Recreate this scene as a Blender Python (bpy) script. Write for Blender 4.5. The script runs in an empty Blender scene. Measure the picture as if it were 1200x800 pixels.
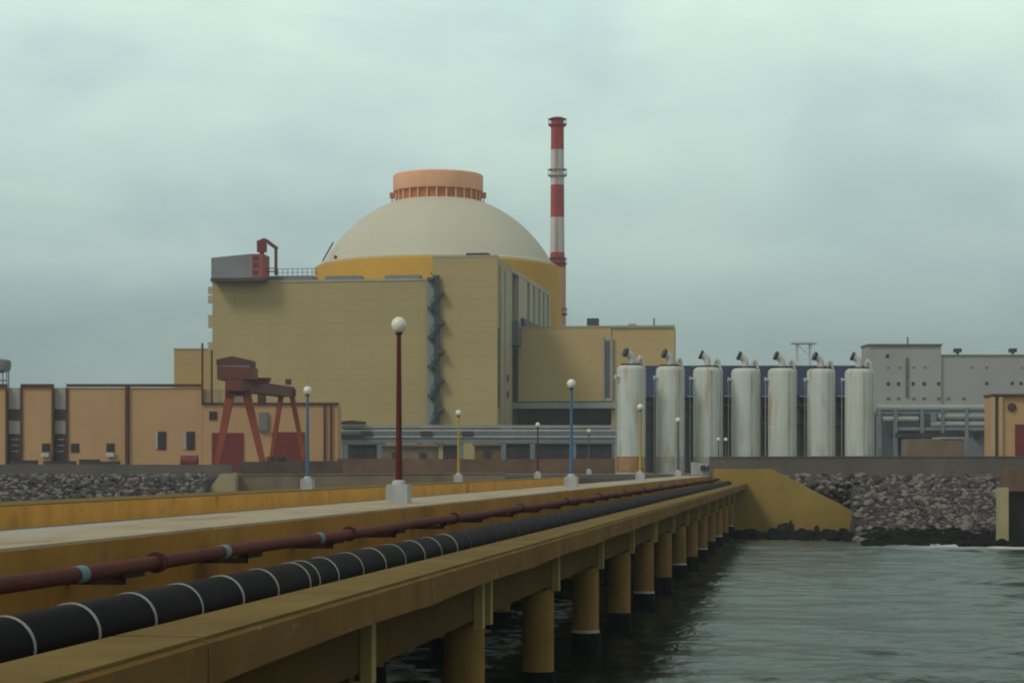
import bpy, bmesh, math, random
import numpy as np
from mathutils import Vector, Matrix, noise
R = math.radians
random.seed(7)
SC = bpy.context.scene
COL = SC.collection

# ---------------------------------------------------------------- camera, sky, sun, exposure
F = 2400.0                      # focal length in pixels of a 1200 px wide picture
CZ = 5.8                        # eye height above the water
HOR = 545.0                     # pixel row of the horizon
cam = bpy.data.cameras.new('camera')
cam.lens = 36.0 * F / 1200.0
cam.sensor_width = 36.0
cam.shift_y = (HOR - 400.0) / 1200.0
cam.clip_end = 20000
cam.clip_start = 0.2
cob = bpy.data.objects.new('camera', cam)
COL.objects.link(cob)
cob.location = (0, 0, CZ)
cob.rotation_euler = (R(90), 0, 0)
SC.camera = cob

SUN_EL, SUN_AZ = R(48), R(232)          # azimuth clockwise from +Y: behind the camera, over its shoulder
w = bpy.data.worlds.new('World')
SC.world = w
w.use_nodes = True
wt = w.node_tree
wt.nodes.clear()
def wn(t, **k):
    n = wt.nodes.new(t)
    for a, b in k.items():
        setattr(n, a, b)
    return n
sky = wn('ShaderNodeTexSky', sky_type='NISHITA')
sky.sun_disc = False
sky.sun_elevation = SUN_EL
sky.sun_rotation = SUN_AZ
sky.air_density = 1.2
sky.dust_density = 3.0
tc = wn('ShaderNodeTexCoord')
sep = wn('ShaderNodeSeparateXYZ')
wt.links.new(tc.outputs['Generated'], sep.inputs[0])
grad = wn('ShaderNodeValToRGB')
cr = grad.color_ramp
cr.interpolation = 'EASE'
pts = [(0.0, (.262, .362, .352)), (.05, (.345, .47, .45)), (.11, (.52, .675, .625)), (.17, (.64, .83, .755)),
       (.23, (.75, .97, .86)), (.36, (.58, .63, .59)), (.55, (.40, .41, .39)), (1.0, (.36, .36, .345))]
cr.elements[0].position, cr.elements[0].color = pts[0][0], (*pts[0][1], 1)
cr.elements[1].position, cr.elements[1].color = pts[-1][0], (*pts[-1][1], 1)
for p, c in pts[1:-1]:
    e = cr.elements.new(p)
    e.color = (*c, 1)
wt.links.new(sep.outputs[2], grad.inputs[0])
# soft cloud banks, stretched along the horizon
def cloud(scale, loc, detail, lo, hi, col):
    mp = wn('ShaderNodeMapping')
    mp.inputs['Scale'].default_value = scale
    mp.inputs['Location'].default_value = loc
    wt.links.new(tc.outputs['Generated'], mp.inputs[0])
    nz = wn('ShaderNodeTexNoise')
    nz.inputs['Scale'].default_value = 1.0
    nz.inputs['Detail'].default_value = detail
    nz.inputs['Roughness'].default_value = .52
    nz.inputs['Distortion'].default_value = .35
    wt.links.new(mp.outputs[0], nz.inputs['Vector'])
    mr = wn('ShaderNodeMapRange', interpolation_type='SMOOTHSTEP')
    mr.inputs['From Min'].default_value = lo
    mr.inputs['From Max'].default_value = hi
    wt.links.new(nz.outputs['Fac'], mr.inputs['Value'])
    return mr.outputs[0]
def wmix(fac, a, bcol, mode='MULTIPLY', amount=1.0):
    m = wn('ShaderNodeMix', data_type='RGBA', blend_type=mode)
    sc = wn('ShaderNodeMath', operation='MULTIPLY')
    sc.inputs[1].default_value = amount
    wt.links.new(fac, sc.inputs[0])
    wt.links.new(sc.outputs[0], m.inputs[0])
    wt.links.new(a, m.inputs[6])
    m.inputs[7].default_value = (*bcol, 1)
    return m.outputs[2]
c1 = cloud((6.5, 6.5, 15), (3.1, 1.7, .35), 3, .40, .66, None)
c2 = cloud((11, 11, 22), (7.7, 4.1, 2.3), 4, .42, .72, None)
c3 = cloud((34, 34, 80), (1.7, 9.1, 5.3), 5, .45, .75, None)
o1 = wmix(c1, grad.outputs[0], (.84, .86, .93))
o2 = wmix(c2, o1, (1.10, 1.10, 1.07), amount=.6)
o3 = wmix(c3, o2, (.95, .96, .975), amount=.45)
sc10 = wn('ShaderNodeVectorMath', operation='SCALE')
sc10.inputs['Scale'].default_value = 10.0
wt.links.new(o3, sc10.inputs[0])
mx = wn('ShaderNodeMix', data_type='RGBA')
mx.inputs[0].default_value = .93
wt.links.new(sky.outputs[0], mx.inputs[6])
wt.links.new(sc10.outputs[0], mx.inputs[7])
bg = wn('ShaderNodeBackground')
bg.inputs['Strength'].default_value = .1
wt.links.new(mx.outputs[2], bg.inputs[0])
out = wn('ShaderNodeOutputWorld')
wt.links.new(bg.outputs[0], out.inputs[0])

sl = bpy.data.lights.new('sun', 'SUN')
sl.energy = 1.15
sl.angle = R(14)
sl.color = (1.0, .95, .86)
so = bpy.data.objects.new('sun', sl)
COL.objects.link(so)
sd = Vector((math.sin(SUN_AZ) * math.cos(SUN_EL), math.cos(SUN_AZ) * math.cos(SUN_EL), math.sin(SUN_EL)))
so.rotation_euler = sd.to_track_quat('Z', 'Y').to_euler()
so.location = (-60, -80, 120)

SC.view_settings.view_transform = 'Standard'
SC.view_settings.look = 'None'
SC.view_settings.exposure = 0.0
SC.view_settings.gamma = 1.0
SC.view_settings.use_curve_mapping = False
SC.render.engine = 'CYCLES'
SC.cycles.use_denoising = True
SC.cycles.max_bounces = 6
SC.cycles.volume_bounces = 0
SC.render.filter_size = 2.0
SC.cycles.filter_width = 2.0

JC, JS = .9895, .1443           # direction of the jetty
# ---------------------------------------------------------------- helpers
def PX(x, Y): return (x - 600.0) / F * Y
def PZ(y, Y): return CZ + (HOR - y) / F * Y

class MB:
    """collects shapes and links them as one mesh object"""
    def __init__(s, off=(0, 0, 0)):
        s.bm = bmesh.new()
        s.off = Vector(off)
    def _v(s, p): return s.bm.verts.new(Vector(p) - s.off)
    def hexa(s, p):
        v = [s._v(q) for q in p]
        for f in ((0, 3, 2, 1), (4, 5, 6, 7), (0, 1, 5, 4), (1, 2, 6, 5), (2, 3, 7, 6), (3, 0, 4, 7)):
            s.bm.faces.new([v[i] for i in f])
        return s
    def box(s, x0, x1, y0, y1, z0, z1, fr=None):
        p = [(x0, y0, z0), (x1, y0, z0), (x1, y1, z0), (x0, y1, z0), (x0, y0, z1), (x1, y0, z1), (x1, y1, z1), (x0, y1, z1)]
        if fr: p = [fr(*q) for q in p]
        return s.hexa(p)
    def prism(s, poly, d):
        """poly: 3D points of one face, d: extrusion vector"""
        d = Vector(d)
        a = [s._v(p) for p in poly]
        b = [s._v(Vector(p) + d) for p in poly]
        n = len(poly)
        s.bm.faces.new(a[::-1])
        s.bm.faces.new(b)
        for i in range(n):
            s.bm.faces.new((a[i], a[(i + 1) % n], b[(i + 1) % n], b[i]))
        return s
    def tube(s, path, r, n=10, caps=True):
        path = [Vector(p) for p in path]
        rs = r if isinstance(r, (list, tuple)) else [r] * len(path)
        rings = []
        prev = None
        for i, p in enumerate(path):
            if i == 0: t = path[1] - p
            elif i == len(path) - 1: t = p - path[i - 1]
            else: t = (path[i + 1] - p).normalized() + (p - path[i - 1]).normalized()
            t.normalize()
            ref = prev if prev is not None else (Vector((0, 0, 1)) if abs(t.z) < .9 else Vector((1, 0, 0)))
            a = (ref - t * ref.dot(t)).normalized()
            prev = a
            b = t.cross(a)
            rings.append([s._v(p + (a * math.cos(2 * math.pi * k / n) + b * math.sin(2 * math.pi * k / n)) * rs[i]) for k in range(n)])
        for i in range(len(rings) - 1):
            for k in range(n):
                s.bm.faces.new((rings[i][k], rings[i][(k + 1) % n], rings[i + 1][(k + 1) % n], rings[i + 1][k]))
        if caps:
            s.bm.faces.new(rings[0][::-1])
            s.bm.faces.new(rings[-1])
        return s
    def lathe(s, prof, n=32, c=(0, 0, 0)):
        c = Vector(c)
        rings = []
        for r, z in prof:
            if r < 1e-6: rings.append([s._v(c + Vector((0, 0, z)))])
            else: rings.append([s._v(c + Vector((r * math.cos(2 * math.pi * k / n), r * math.sin(2 * math.pi * k / n), z))) for k in range(n)])
        for i in range(len(rings) - 1):
            A, B = rings[i], rings[i + 1]
            for k in range(n):
                k2 = (k + 1) % n
                if len(A) == 1 and len(B) == 1: continue
                if len(A) == 1: s.bm.faces.new((A[0], B[k2], B[k]))
                elif len(B) == 1: s.bm.faces.new((A[k], A[k2], B[0]))
                else: s.bm.faces.new((A[k], A[k2], B[k2], B[k]))
        if len(rings[0]) > 1: s.bm.faces.new(rings[0][::-1])
        if len(rings[-1]) > 1: s.bm.faces.new(rings[-1])
        return s
    def bar(s, a, b, wx, wy=None):
        """square bar from a to b"""
        a, b = Vector(a), Vector(b)
        wy = wy or wx
        t = (b - a).normalized()
        ref = Vector((0, 0, 1)) if abs(t.z) < .95 else Vector((0, 1, 0))
        u = t.cross(ref).normalized() * wx / 2
        v = u.normalized().cross(t).normalized() * wy / 2
        return s.hexa([a - u - v, a + u - v, a + u + v, a - u + v, b - u - v, b + u - v, b + u + v, b - u + v])
    def ball(s, c, r, n=16, m=10, sz=1.0):
        return s.lathe([(r * math.sin(math.pi * i / m), -r * sz * math.cos(math.pi * i / m)) for i in range(m + 1)], n, c)
    def build(s, name, mat, parent=None, bevel=0, smooth=False, loc=None):
        if bevel:
            es = [e for e in s.bm.edges if len(e.link_faces) == 2 and e.calc_face_angle(0) > R(40)]
            bmesh.ops.bevel(s.bm, geom=es, offset=bevel, segments=2, affect='EDGES', clamp_overlap=True, profile=.6)
        bmesh.ops.recalc_face_normals(s.bm, faces=s.bm.faces[:])
        me = bpy.data.meshes.new(name)
        s.bm.to_mesh(me)
        s.bm.free()
        if smooth:
            me.shade_smooth()
            me.set_sharp_from_angle(angle=R(38))
        o = bpy.data.objects.new(name, me)
        me.materials.append(mat)
        COL.objects.link(o)
        if parent: o.parent = parent
        if loc is not None: o.location = loc
        elif not parent: o.location = s.off
        return o

def tag(o, label=None, cat=None, group=None, kind=None):
    if label: o['label'] = label
    if cat: o['category'] = cat
    if group: o['group'] = group
    if kind: o['kind'] = kind
    return o
def thing(name, loc, label, cat, group=None, rz=0):
    o = bpy.data.objects.new(name, None)
    COL.objects.link(o)
    o.location = loc
    o.rotation_euler = (0, 0, rz)
    o.empty_display_size = .5
    return tag(o, label, cat, group)
def copy_tree(o, parent=None):
    c = o.copy()
    COL.objects.link(c)
    if parent: c.parent = parent
    for ch in list(o.children): copy_tree(ch, c)
    return c

def lin(r, g, b):
    f = lambda c: (c / 255 / 12.92) if c <= 10 else ((c / 255 + .055) / 1.055) ** 2.4
    return (f(r), f(g), f(b))

def mat(name, col, rough=.75, var=.12, scale=.6, streak=0.0, dirt=(.09, .075, .055), sscale=(1.2, 1.2, .09), bump=0.0,
        bscale=18, metal=0.0, spec=.35, panel=None, patches=None, own=False):
    m = bpy.data.materials.new(name)
    m.use_nodes = True
    nt = m.node_tree
    b = nt.nodes['Principled BSDF']
    N = nt.nodes.new
    L = nt.links.new
    b.inputs['Roughness'].default_value = rough
    b.inputs['Metallic'].default_value = metal
    b.inputs['Specular IOR Level'].default_value = spec
    t = N('ShaderNodeTexCoord')
    if own:                        # every copy weathers in its own way: shift the pattern by where the thing stands
        oi = N('ShaderNodeObjectInfo')
        av = N('ShaderNodeVectorMath'); av.operation = 'ADD'
        L(t.outputs['Object'], av.inputs[0]); L(oi.outputs['Location'], av.inputs[1])
        coord = av.outputs[0]
    else:
        coord = t.outputs['Object']
    n1 = N('ShaderNodeTexNoise')
    n1.inputs['Scale'].default_value = scale
    n1.inputs['Detail'].default_value = 6
    n1.inputs['Roughness'].default_value = .6
    L(coord, n1.inputs['Vector'])
    mr = N('ShaderNodeMapRange')
    mr.inputs['From Min'].default_value = .3
    mr.inputs['From Max'].default_value = .7
    L(n1.outputs['Fac'], mr.inputs['Value'])
    mx = N('ShaderNodeMix'); mx.data_type = 'RGBA'
    mx.inputs[6].default_value = (*[c * (1 - var) for c in col], 1)
    mx.inputs[7].default_value = (*[min(1, c * (1 + var)) for c in col], 1)
    L(mr.outputs[0], mx.inputs[0])
    cur = mx.outputs[2]
    def noisemask(sc, lo, hi, s=1.0, loc=(0, 0, 0), detail=5):
        mp = N('ShaderNodeMapping')
        mp.inputs['Scale'].default_value = sc
        mp.inputs['Location'].default_value = loc
        L(coord, mp.inputs[0])
        nz = N('ShaderNodeTexNoise')
        nz.inputs['Scale'].default_value = s
        nz.inputs['Detail'].default_value = detail
        L(mp.outputs[0], nz.inputs['Vector'])
        r = N('ShaderNodeMapRange')
        r.inputs['From Min'].default_value = lo
        r.inputs['From Max'].default_value = hi
        L(nz.outputs['Fac'], r.inputs['Value'])
        return r.outputs[0]
    def over(fac, colr, amt):
        nonlocal cur
        ma = N('ShaderNodeMath'); ma.operation = 'MULTIPLY'; ma.inputs[1].default_value = amt
        L(fac, ma.inputs[0])
        q = N('ShaderNodeMix'); q.data_type = 'RGBA'
        L(ma.outputs[0], q.inputs[0])
        L(cur, q.inputs[6])
        q.inputs[7].default_value = (*colr, 1)
        cur = q.outputs[2]
    if streak: over(noisemask(sscale, .48, .72), dirt, streak)
    for p in (patches or []):      # (scale xyz, lo, hi, colour, amount)
        over(noisemask(p[0], p[1], p[2], loc=(5.3, 2.1, 7.7)), p[3], p[4])
    if panel:                      # cladding joints: (width, height, strength)
        sp = N('ShaderNodeSeparateXYZ'); L(coord, sp.inputs[0])
        ad = N('ShaderNodeMath'); ad.operation = 'ADD'
        L(sp.outputs[0], ad.inputs[0]); L(sp.outputs[1], ad.inputs[1])
        cb = N('ShaderNodeCombineXYZ'); L(ad.outputs[0], cb.inputs[0]); L(sp.outputs[2], cb.inputs[1])
        br = N('ShaderNodeTexBrick')
        br.offset = 0.0
        br.inputs['Scale'].default_value = 1.0
        br.inputs['Brick Width'].default_value = panel[0]
        br.inputs['Row Height'].default_value = panel[1]
        br.inputs['Mortar Size'].default_value = .035
        br.inputs['Mortar Smooth'].default_value = .3
        br.inputs['Color1'].default_value = (0, 0, 0, 1)
        br.inputs['Color2'].default_value = (.16, .16, .16, 1)
        br.inputs['Mortar'].default_value = (1, 1, 1, 1)
        L(cb.outputs[0], br.inputs['Vector'])
        over(br.outputs['Color'], tuple(c * .45 for c in col), panel[2])
    L(cur, b.inputs['Base Color'])
    if bump:
        n2 = N('ShaderNodeTexNoise')
        n2.inputs['Scale'].default_value = bscale
        n2.inputs['Detail'].default_value = 5
        L(coord, n2.inputs['Vector'])
        bp = N('ShaderNodeBump')
        bp.inputs['Strength'].default_value = bump
        bp.inputs['Distance'].default_value = .03
        L(n2.outputs['Fac'], bp.inputs['Height'])
        L(bp.outputs[0], b.inputs['Normal'])
    return m

M = {}
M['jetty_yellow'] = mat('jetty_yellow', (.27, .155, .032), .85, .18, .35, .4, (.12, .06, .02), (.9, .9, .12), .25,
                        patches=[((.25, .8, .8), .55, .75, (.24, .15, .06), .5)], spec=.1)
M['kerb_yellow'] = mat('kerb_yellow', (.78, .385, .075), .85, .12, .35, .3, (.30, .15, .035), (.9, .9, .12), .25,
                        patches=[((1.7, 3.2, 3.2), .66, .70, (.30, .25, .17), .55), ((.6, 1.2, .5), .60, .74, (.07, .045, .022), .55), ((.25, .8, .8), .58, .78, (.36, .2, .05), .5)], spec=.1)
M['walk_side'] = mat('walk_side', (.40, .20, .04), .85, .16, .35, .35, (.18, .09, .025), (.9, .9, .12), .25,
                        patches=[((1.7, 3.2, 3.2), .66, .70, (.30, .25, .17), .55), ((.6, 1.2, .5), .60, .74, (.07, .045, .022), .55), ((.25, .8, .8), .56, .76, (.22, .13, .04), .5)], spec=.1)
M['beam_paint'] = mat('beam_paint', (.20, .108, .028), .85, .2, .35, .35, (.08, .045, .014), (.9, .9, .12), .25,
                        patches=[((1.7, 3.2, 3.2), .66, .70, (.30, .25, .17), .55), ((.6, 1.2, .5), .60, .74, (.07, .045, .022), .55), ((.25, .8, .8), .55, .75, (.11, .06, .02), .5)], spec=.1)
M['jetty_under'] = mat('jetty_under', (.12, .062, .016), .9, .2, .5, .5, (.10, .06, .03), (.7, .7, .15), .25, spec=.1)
M['walk'] = mat('walk', (.41, .345, .225), .85, .16, .9, 0, bump=.2, bscale=8,
                patches=[((.12, .9, 1), .50, .66, (.40, .40, .36), .7), ((.5, 1.2, 1), .56, .7, (.22, .17, .10), .5)], spec=.1)
M['beam_top'] = mat('beam_top', (.17, .116, .030), .85, .2, .8, .3, (.09, .055, .02), (.4, 1, 1), .25, spec=.1)
M['road'] = mat('road', (.22, .2, .17), .9, .2, .5, bump=.2)
M['pile'] = mat('pile', (.29, .165, .050), .8, .18, .8, .5, (.15, .085, .035), (2.2, 2.2, .16), .3, 9,
                patches=[((.9, .9, .5), .58, .72, (.16, .085, .05), .7)], spec=.1)
M['cap_end_lit'] = mat('cap_end_lit', (.42, .31, .12), .8, .15, 1.2, .25, spec=.1)  # cap ends tinted paler than the caps: open sky light put into the colour
M['weed'] = mat('weed', (.007, .0075, .006), .85, .5, 3, bump=.9, bscale=14, spec=.12)
M['salt'] = mat('salt', (.42, .40, .34), .9, .3, 4, bump=.4)
M['black_pipe'] = mat('black_pipe', (.006, .0036, .004), .62, .45, .7, .3, (.035, .022, .019), (.3, 3, 3), .05, spec=.035,
                      patches=[((.2, 2, 2), .52, .7, (.012, .010, .0105), .6)])
M['strap'] = mat('strap', (.34, .33, .30), .6, .2, 5)
M['strap_dull'] = mat('strap_dull', (.05, .048, .044), .7, .3, 3)
M['red_pipe'] = mat('red_pipe', (.12, .024, .014), .75, .25, 1.5, .4, (.045, .018, .012), (.4, 2, 2), .1, spec=.2)
M['red_dark'] = mat('red_dark', (.06, .015, .012), .8, .25, 2)
M['cyan'] = mat('cyan', (.13, .23, .25), .7, .15, 6)
M['bracket'] = mat('bracket', (.03, .016, .012), .9, .3, 4, spec=.1)
M['lamp_red'] = mat('lamp_red', (.10, .010, .008), .45, .15, 2, .2, (.06, .02, .02))
M['lamp_blue'] = mat('lamp_blue', (.07, .16, .27), .5, .15, 2, .15)
M['lamp_yellow'] = mat('lamp_yellow', (.50, .30, .035), .5, .15, 2, .15)
M['lamp_grey'] = mat('lamp_grey', (.10, .10, .14), .5, .15, 2, .15)
M['plinth'] = mat('plinth', (.46, .46, .45), .9, .14, 2, .35, (.2, .19, .17), (3, 3, .4), .25)
M['globe'] = mat('globe', (.82, .80, .70), .3, .03, 1, spec=.5)
M['lamp_neck'] = mat('lamp_neck', (.03, .03, .03), .5)
M['clad'] = mat('clad', (.475, .365, .172), .75, .06, .07, .18, (.36, .28, .13), (.25, .25, .02), panel=(6.0, 1.8, .38), patches=[((.05, .05, .12), .5, .7, (.40, .33, .16), .6)])
M['clad_wing'] = mat('clad_wing', (.58, .425, .195), .75, .06, .07, .18, (.44, .33, .15), (.25, .25, .02), panel=(6.0, 1.8, .38))
M['clad_yellow'] = mat('clad_yellow', (.52, .37, .16), .8, .06, .07, .18, (.4, .28, .13), (.25, .25, .02), panel=(6.0, 1.8, .2))
M['clad_pale'] = mat('clad_pale', (.42, .39, .28), .7, .07, .2, .25, (.25, .22, .16), (.6, .6, .04))
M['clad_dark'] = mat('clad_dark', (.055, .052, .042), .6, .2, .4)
M['louvre_grey'] = mat('louvre_grey', (.12, .13, .14), .6, .2, .6)
M['stair'] = mat('stair', (.06, .075, .085), .6, .15, 1)
M['stair_bg'] = mat('stair_bg', (.24, .265, .26), .7, .1, .3)
M['dome'] = mat('dome', (.59, .57, .435), .7, .04, .08, .18, (.52, .49, .38), (.12, .12, .03))
M['ring_yellow'] = mat('ring_yellow', (.54, .30, .03), .75, .08, .1, .25, (.45, .25, .04), (.3, .3, .03))
M['orange'] = mat('orange', (.98, .50, .30), .65, .06, .2, .2, (.5, .21, .1), (.5, .5, .06))
M['orange_dark'] = mat('orange_dark', (.50, .17, .055), .7, .12, .3)
M['chim_red'] = mat('chim_red', (.40, .05, .045), .6, .1, .3, .2, (.3, .05, .05))
M['chim_white'] = mat('chim_white', (.60, .58, .54), .65, .06, .3, .25, (.4, .36, .32))
M['chim_orange'] = mat('chim_orange', (.62, .34, .22), .65, .1, .3)
M['steel_grey'] = mat('steel_grey', (.19, .195, .20), .6, .12, .3, .15)
M['box_grey'] = mat('box_grey', (.23, .235, .25), .6, .1, .3, .3, (.09, .08, .08), (.8, .8, .05))
M['crane_red'] = mat('crane_red', (.15, .042, .032), .6, .15, .4, .3, (.1, .035, .03))
M['crane_orange'] = mat('crane_orange', (.30, .06, .028), .6, .15, .4, .3, (.17, .04, .025), (.8, .8, .1))
M['crane_dark'] = mat('crane_dark', (.10, .035, .035), .65, .15, .4)
M['door_red'] = mat('door_red', (.19, .022, .025), .6, .12, .5, .2, (.1, .02, .02))
M['end_red'] = mat('end_red', (.32, .07, .075), .6, .15, .4, .3, (.2, .05, .05))
M['trim'] = mat('trim', (.10, .035, .025), .7, .15, .6)
M['ylw_wall'] = mat('ylw_wall', (.555, .34, .175), .85, .08, .12, .2, (.42, .24, .11), (.5, .5, .05), spec=.15)
M['ylw_pale'] = mat('ylw_pale', (.50, .38, .22), .8, .08, .3, .2)
M['white_wall'] = mat('white_wall', (.44, .42, .38), .8, .08, .4, .3)
M['window'] = mat('window', (.025, .022, .025), .25, .2, 1, spec=.5)
M['ac_white'] = mat('ac_white', (.55, .54, .5), .6, .08, 2)
M['louv_dark'] = mat('louv_dark', (.055, .045, .05), .7, .2, 1)
M['tank'] = mat('tank', (.54, .585, .53), .6, .05, .5, .38, (.40, .34, .24), (2.2, 2.2, .07),
                patches=[((1.1, 1.1, .22), .54, .70, (.36, .22, .11), .6), ((2.5, 2.5, .1), .60, .75, (.28, .26, .2), .5)], own=True)
M['tank_skirt'] = mat('tank_skirt', (.40, .395, .35), .8, .2, 1.2, .6, (.16, .13, .09), (2, 2, .4), own=True)
M['tank_rust'] = mat('tank_rust', (.36, .21, .09), .85, .3, 1.2, .6, (.16, .08, .035), (2, 2, .3))
M['tank_pipe'] = mat('tank_pipe', (.62, .61, .56), .55, .08, 2, .25)
M['mouth'] = mat('mouth', (.035, .045, .045), .6)
M['shed_blue'] = mat('shed_blue', (.048, .068, .135), .6, .2, .25, .25, (.04, .06, .12), (.5, .5, .1), panel=(2.5, 9, .4))
M['shed_dark'] = mat('shed_dark', (.034, .031, .027), .8, .3, .3)
M['grey_wall'] = mat('grey_wall', (.40, .40, .375), .8, .06, .12, .3, (.31, .305, .285), (.3, .3, .03), panel=(6, 4, .12))
M['pale_pipe'] = mat('pale_pipe', (.34, .36, .345), .6, .12, .6, .15)
M['mast_white'] = mat('mast_white', (.62, .66, .64), .6, .05, 1)
M['rack_blue'] = mat('rack_blue', (.19, .225, .25), .6, .15, .5, .2)
M['rack_dark'] = mat('rack_dark', (.045, .043, .05), .8, .3, .4)
M['brown_wall'] = mat('brown_wall', (.17, .105, .065), .9, .25, .3, .4, (.08, .05, .035), (.6, .6, .2))
M['dark_wall'] = mat('dark_wall', (.10, .07, .058), .9, .35, .5, .5, (.035, .03, .028), (.5, .5, .3))
M['tan_wall'] = mat('tan_wall', (.23, .175, .12), .9, .2, .4, .4, (.1, .07, .05), (.5, .5, .2))
M['seawall'] = mat('seawall', (.14, .122, .102), .9, .14, .25, .3, (.08, .075, .07), (.4, .4, .1), .2)
M['abut'] = mat('abut', (.33, .23, .062), .85, .13, .3, .3, (.21, .13, .04), (.5, .5, .12), .2,
                patches=[((.35, .35, .5), .60, .74, (.18, .12, .06), .45)], spec=.1)
M['abut_pale'] = mat('abut_pale', (.42, .35, .19), .85, .1, .4, .2)
M['hole'] = mat('hole', (.03, .025, .018), .9, .4, 2)
M['rock_a'] = mat('rock_a', (.078, .070, .062), .9, .35, 1.1, bump=.5, bscale=6)
M['rock_b'] = mat('rock_b', (.045, .040, .036), .9, .35, 1.1, bump=.5, bscale=6)
M['rock_c'] = mat('rock_c', (.19, .172, .15), .9, .3, 1.1, bump=.5, bscale=6)
M['rock_wet'] = mat('rock_wet', (.009, .0095, .008), .95, .4, 1.4, bump=.6, bscale=5, spec=.08)
M['earth'] = mat('earth', (.13, .11, .085), .95, .3, .06, bump=.3, bscale=2)
M['earth_dark'] = mat('earth_dark', (.05, .045, .04), .95, .3, .3, bump=.3, bscale=2)
M['leaf'] = mat('leaf', (.05, .06, .03), .7, .5, 1.5)
M['leaf2'] = mat('leaf2', (.035, .042, .026), .7, .5, 1.5)
M['wood'] = mat('wood', (.08, .06, .04), .9)
M['crate'] = mat('crate', (.07, .07, .075), .8, .3, .8)

# ---------------------------------------------------------------- water, ground, shore
def axis(lo, hi, fine_lo, fine_hi, step, grow=1.25):
    a = list(np.arange(fine_lo, fine_hi + step / 2, step))
    s = step
    while a[-1] < hi:
        s *= grow
        a.append(min(hi, a[-1] + s))
    b = []
    s, x = step, fine_lo
    while x > lo:
        s *= grow
        x = max(lo, x - s)
        b.append(x)
    return np.array(b[::-1] + a)
def grid_mesh(name, xs, ys, zf, m):
    XX, YY = np.meshgrid(xs, ys)
    ZZ = zf(XX, YY)
    nx, ny = len(xs), len(ys)
    co = np.stack([XX.ravel(), YY.ravel(), ZZ.ravel()], 1)
    i = np.arange(nx * ny).reshape(ny, nx)
    f = np.stack([i[:-1, :-1].ravel(), i[:-1, 1:].ravel(), i[1:, 1:].ravel(), i[1:, :-1].ravel()], 1)
    me = bpy.data.meshes.new(name)
    me.vertices.add(len(co)); me.vertices.foreach_set('co', co.ravel())
    me.loops.add(f.size); me.loops.foreach_set('vertex_index', f.ravel())
    me.polygons.add(len(f))
    me.polygons.foreach_set('loop_start', np.arange(0, f.size, 4))
    me.polygons.foreach_set('loop_total', np.full(len(f), 4))
    me.update(calc_edges=True)
    me.shade_smooth()
    me.materials.append(m)
    o = bpy.data.objects.new(name, me)
    COL.objects.link(o)
    return o
rng = np.random.default_rng(5)
waves = []
for k in range(70):
    wl = float(np.exp(rng.uniform(np.log(1.1), np.log(15))))
    th = rng.normal(R(78), R(30))
    waves.append((2 * math.pi / wl * math.cos(th), 2 * math.pi / wl * math.sin(th), rng.uniform(0, 6.28), 0.0029 * wl ** .85))
def water_z(X, Y):
    z = np.zeros_like(X)
    for kx, ky, ph, a in waves:
        q = np.sin(kx * X + ky * Y + ph)
        z += a * (q + .25 * np.cos(2 * (kx * X + ky * Y + ph)))
    g = .75 + .35 * np.sin(X * .11 + Y * .05) * np.sin(Y * .083 - X * .04 + 1.3)
    fade = np.clip((170 - np.abs(X)) / 60, 0, 1) * np.clip((Y + 40) / 30, 0, 1)
    return z * g * fade
wm = bpy.data.materials.new('sea_water')
wm.use_nodes = True
nt = wm.node_tree
b = nt.nodes['Principled BSDF']
b.inputs['Base Color'].default_value = (.012, .0235, .0145, 1)
b.inputs['Roughness'].default_value = .14
b.inputs['IOR'].default_value = 1.33
b.inputs['Specular IOR Level'].default_value = .085
t = nt.nodes.new('ShaderNodeTexCoord')
def wnoise(scale, det, sx, sy):
    mp = nt.nodes.new('ShaderNodeMapping'); mp.inputs['Scale'].default_value = (sx, sy, 1)
    nt.links.new(t.outputs['Object'], mp.inputs[0])
    n = nt.nodes.new('ShaderNodeTexNoise'); n.inputs['Scale'].default_value = scale; n.inputs['Detail'].default_value = det
    n.inputs['Distortion'].default_value = .4
    nt.links.new(mp.outputs[0], n.inputs['Vector'])
    return n.outputs['Fac']
a = nt.nodes.new('ShaderNodeMath'); a.operation = 'ADD'
nt.links.new(wnoise(.55, 6, 1, .8), a.inputs[0])
nt.links.new(wnoise(2.2, 4, 1, .7), a.inputs[1])
bp = nt.nodes.new('ShaderNodeBump'); bp.inputs['Strength'].default_value = .26; bp.inputs['Distance'].default_value = .22
nt.links.new(a.outputs[0], bp.inputs['Height'])
nt.links.new(bp.outputs[0], b.inputs['Normal'])
# foam streaks where the swell breaks on the rocks by the outfall
sp = nt.nodes.new('ShaderNodeSeparateXYZ'); nt.links.new(t.outputs['Object'], sp.inputs[0])
def mrange(src, a0, a1, b0=0, b1=1):
    r = nt.nodes.new('ShaderNodeMapRange'); r.interpolation_type = 'SMOOTHSTEP'
    for k, v in (('From Min', a0), ('From Max', a1), ('To Min', b0), ('To Max', b1)): r.inputs[k].default_value = v
    nt.links.new(src, r.inputs['Value']); return r.outputs[0]
def mul(x, y):
    m_ = nt.nodes.new('ShaderNodeMath'); m_.operation = 'MULTIPLY'
    nt.links.new(x, m_.inputs[0]); nt.links.new(y, m_.inputs[1]); return m_.outputs[0]
fy = mul(mrange(sp.outputs[1], 140.0, 142.5), mrange(sp.outputs[1], 149, 148))
fx = mul(mrange(sp.outputs[0], 25, 34), mrange(sp.outputs[0], 60, 45))
fo = mul(mul(fx, fy), mrange(wnoise(.35, 5, 1, 1.6), .28, .46))
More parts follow.
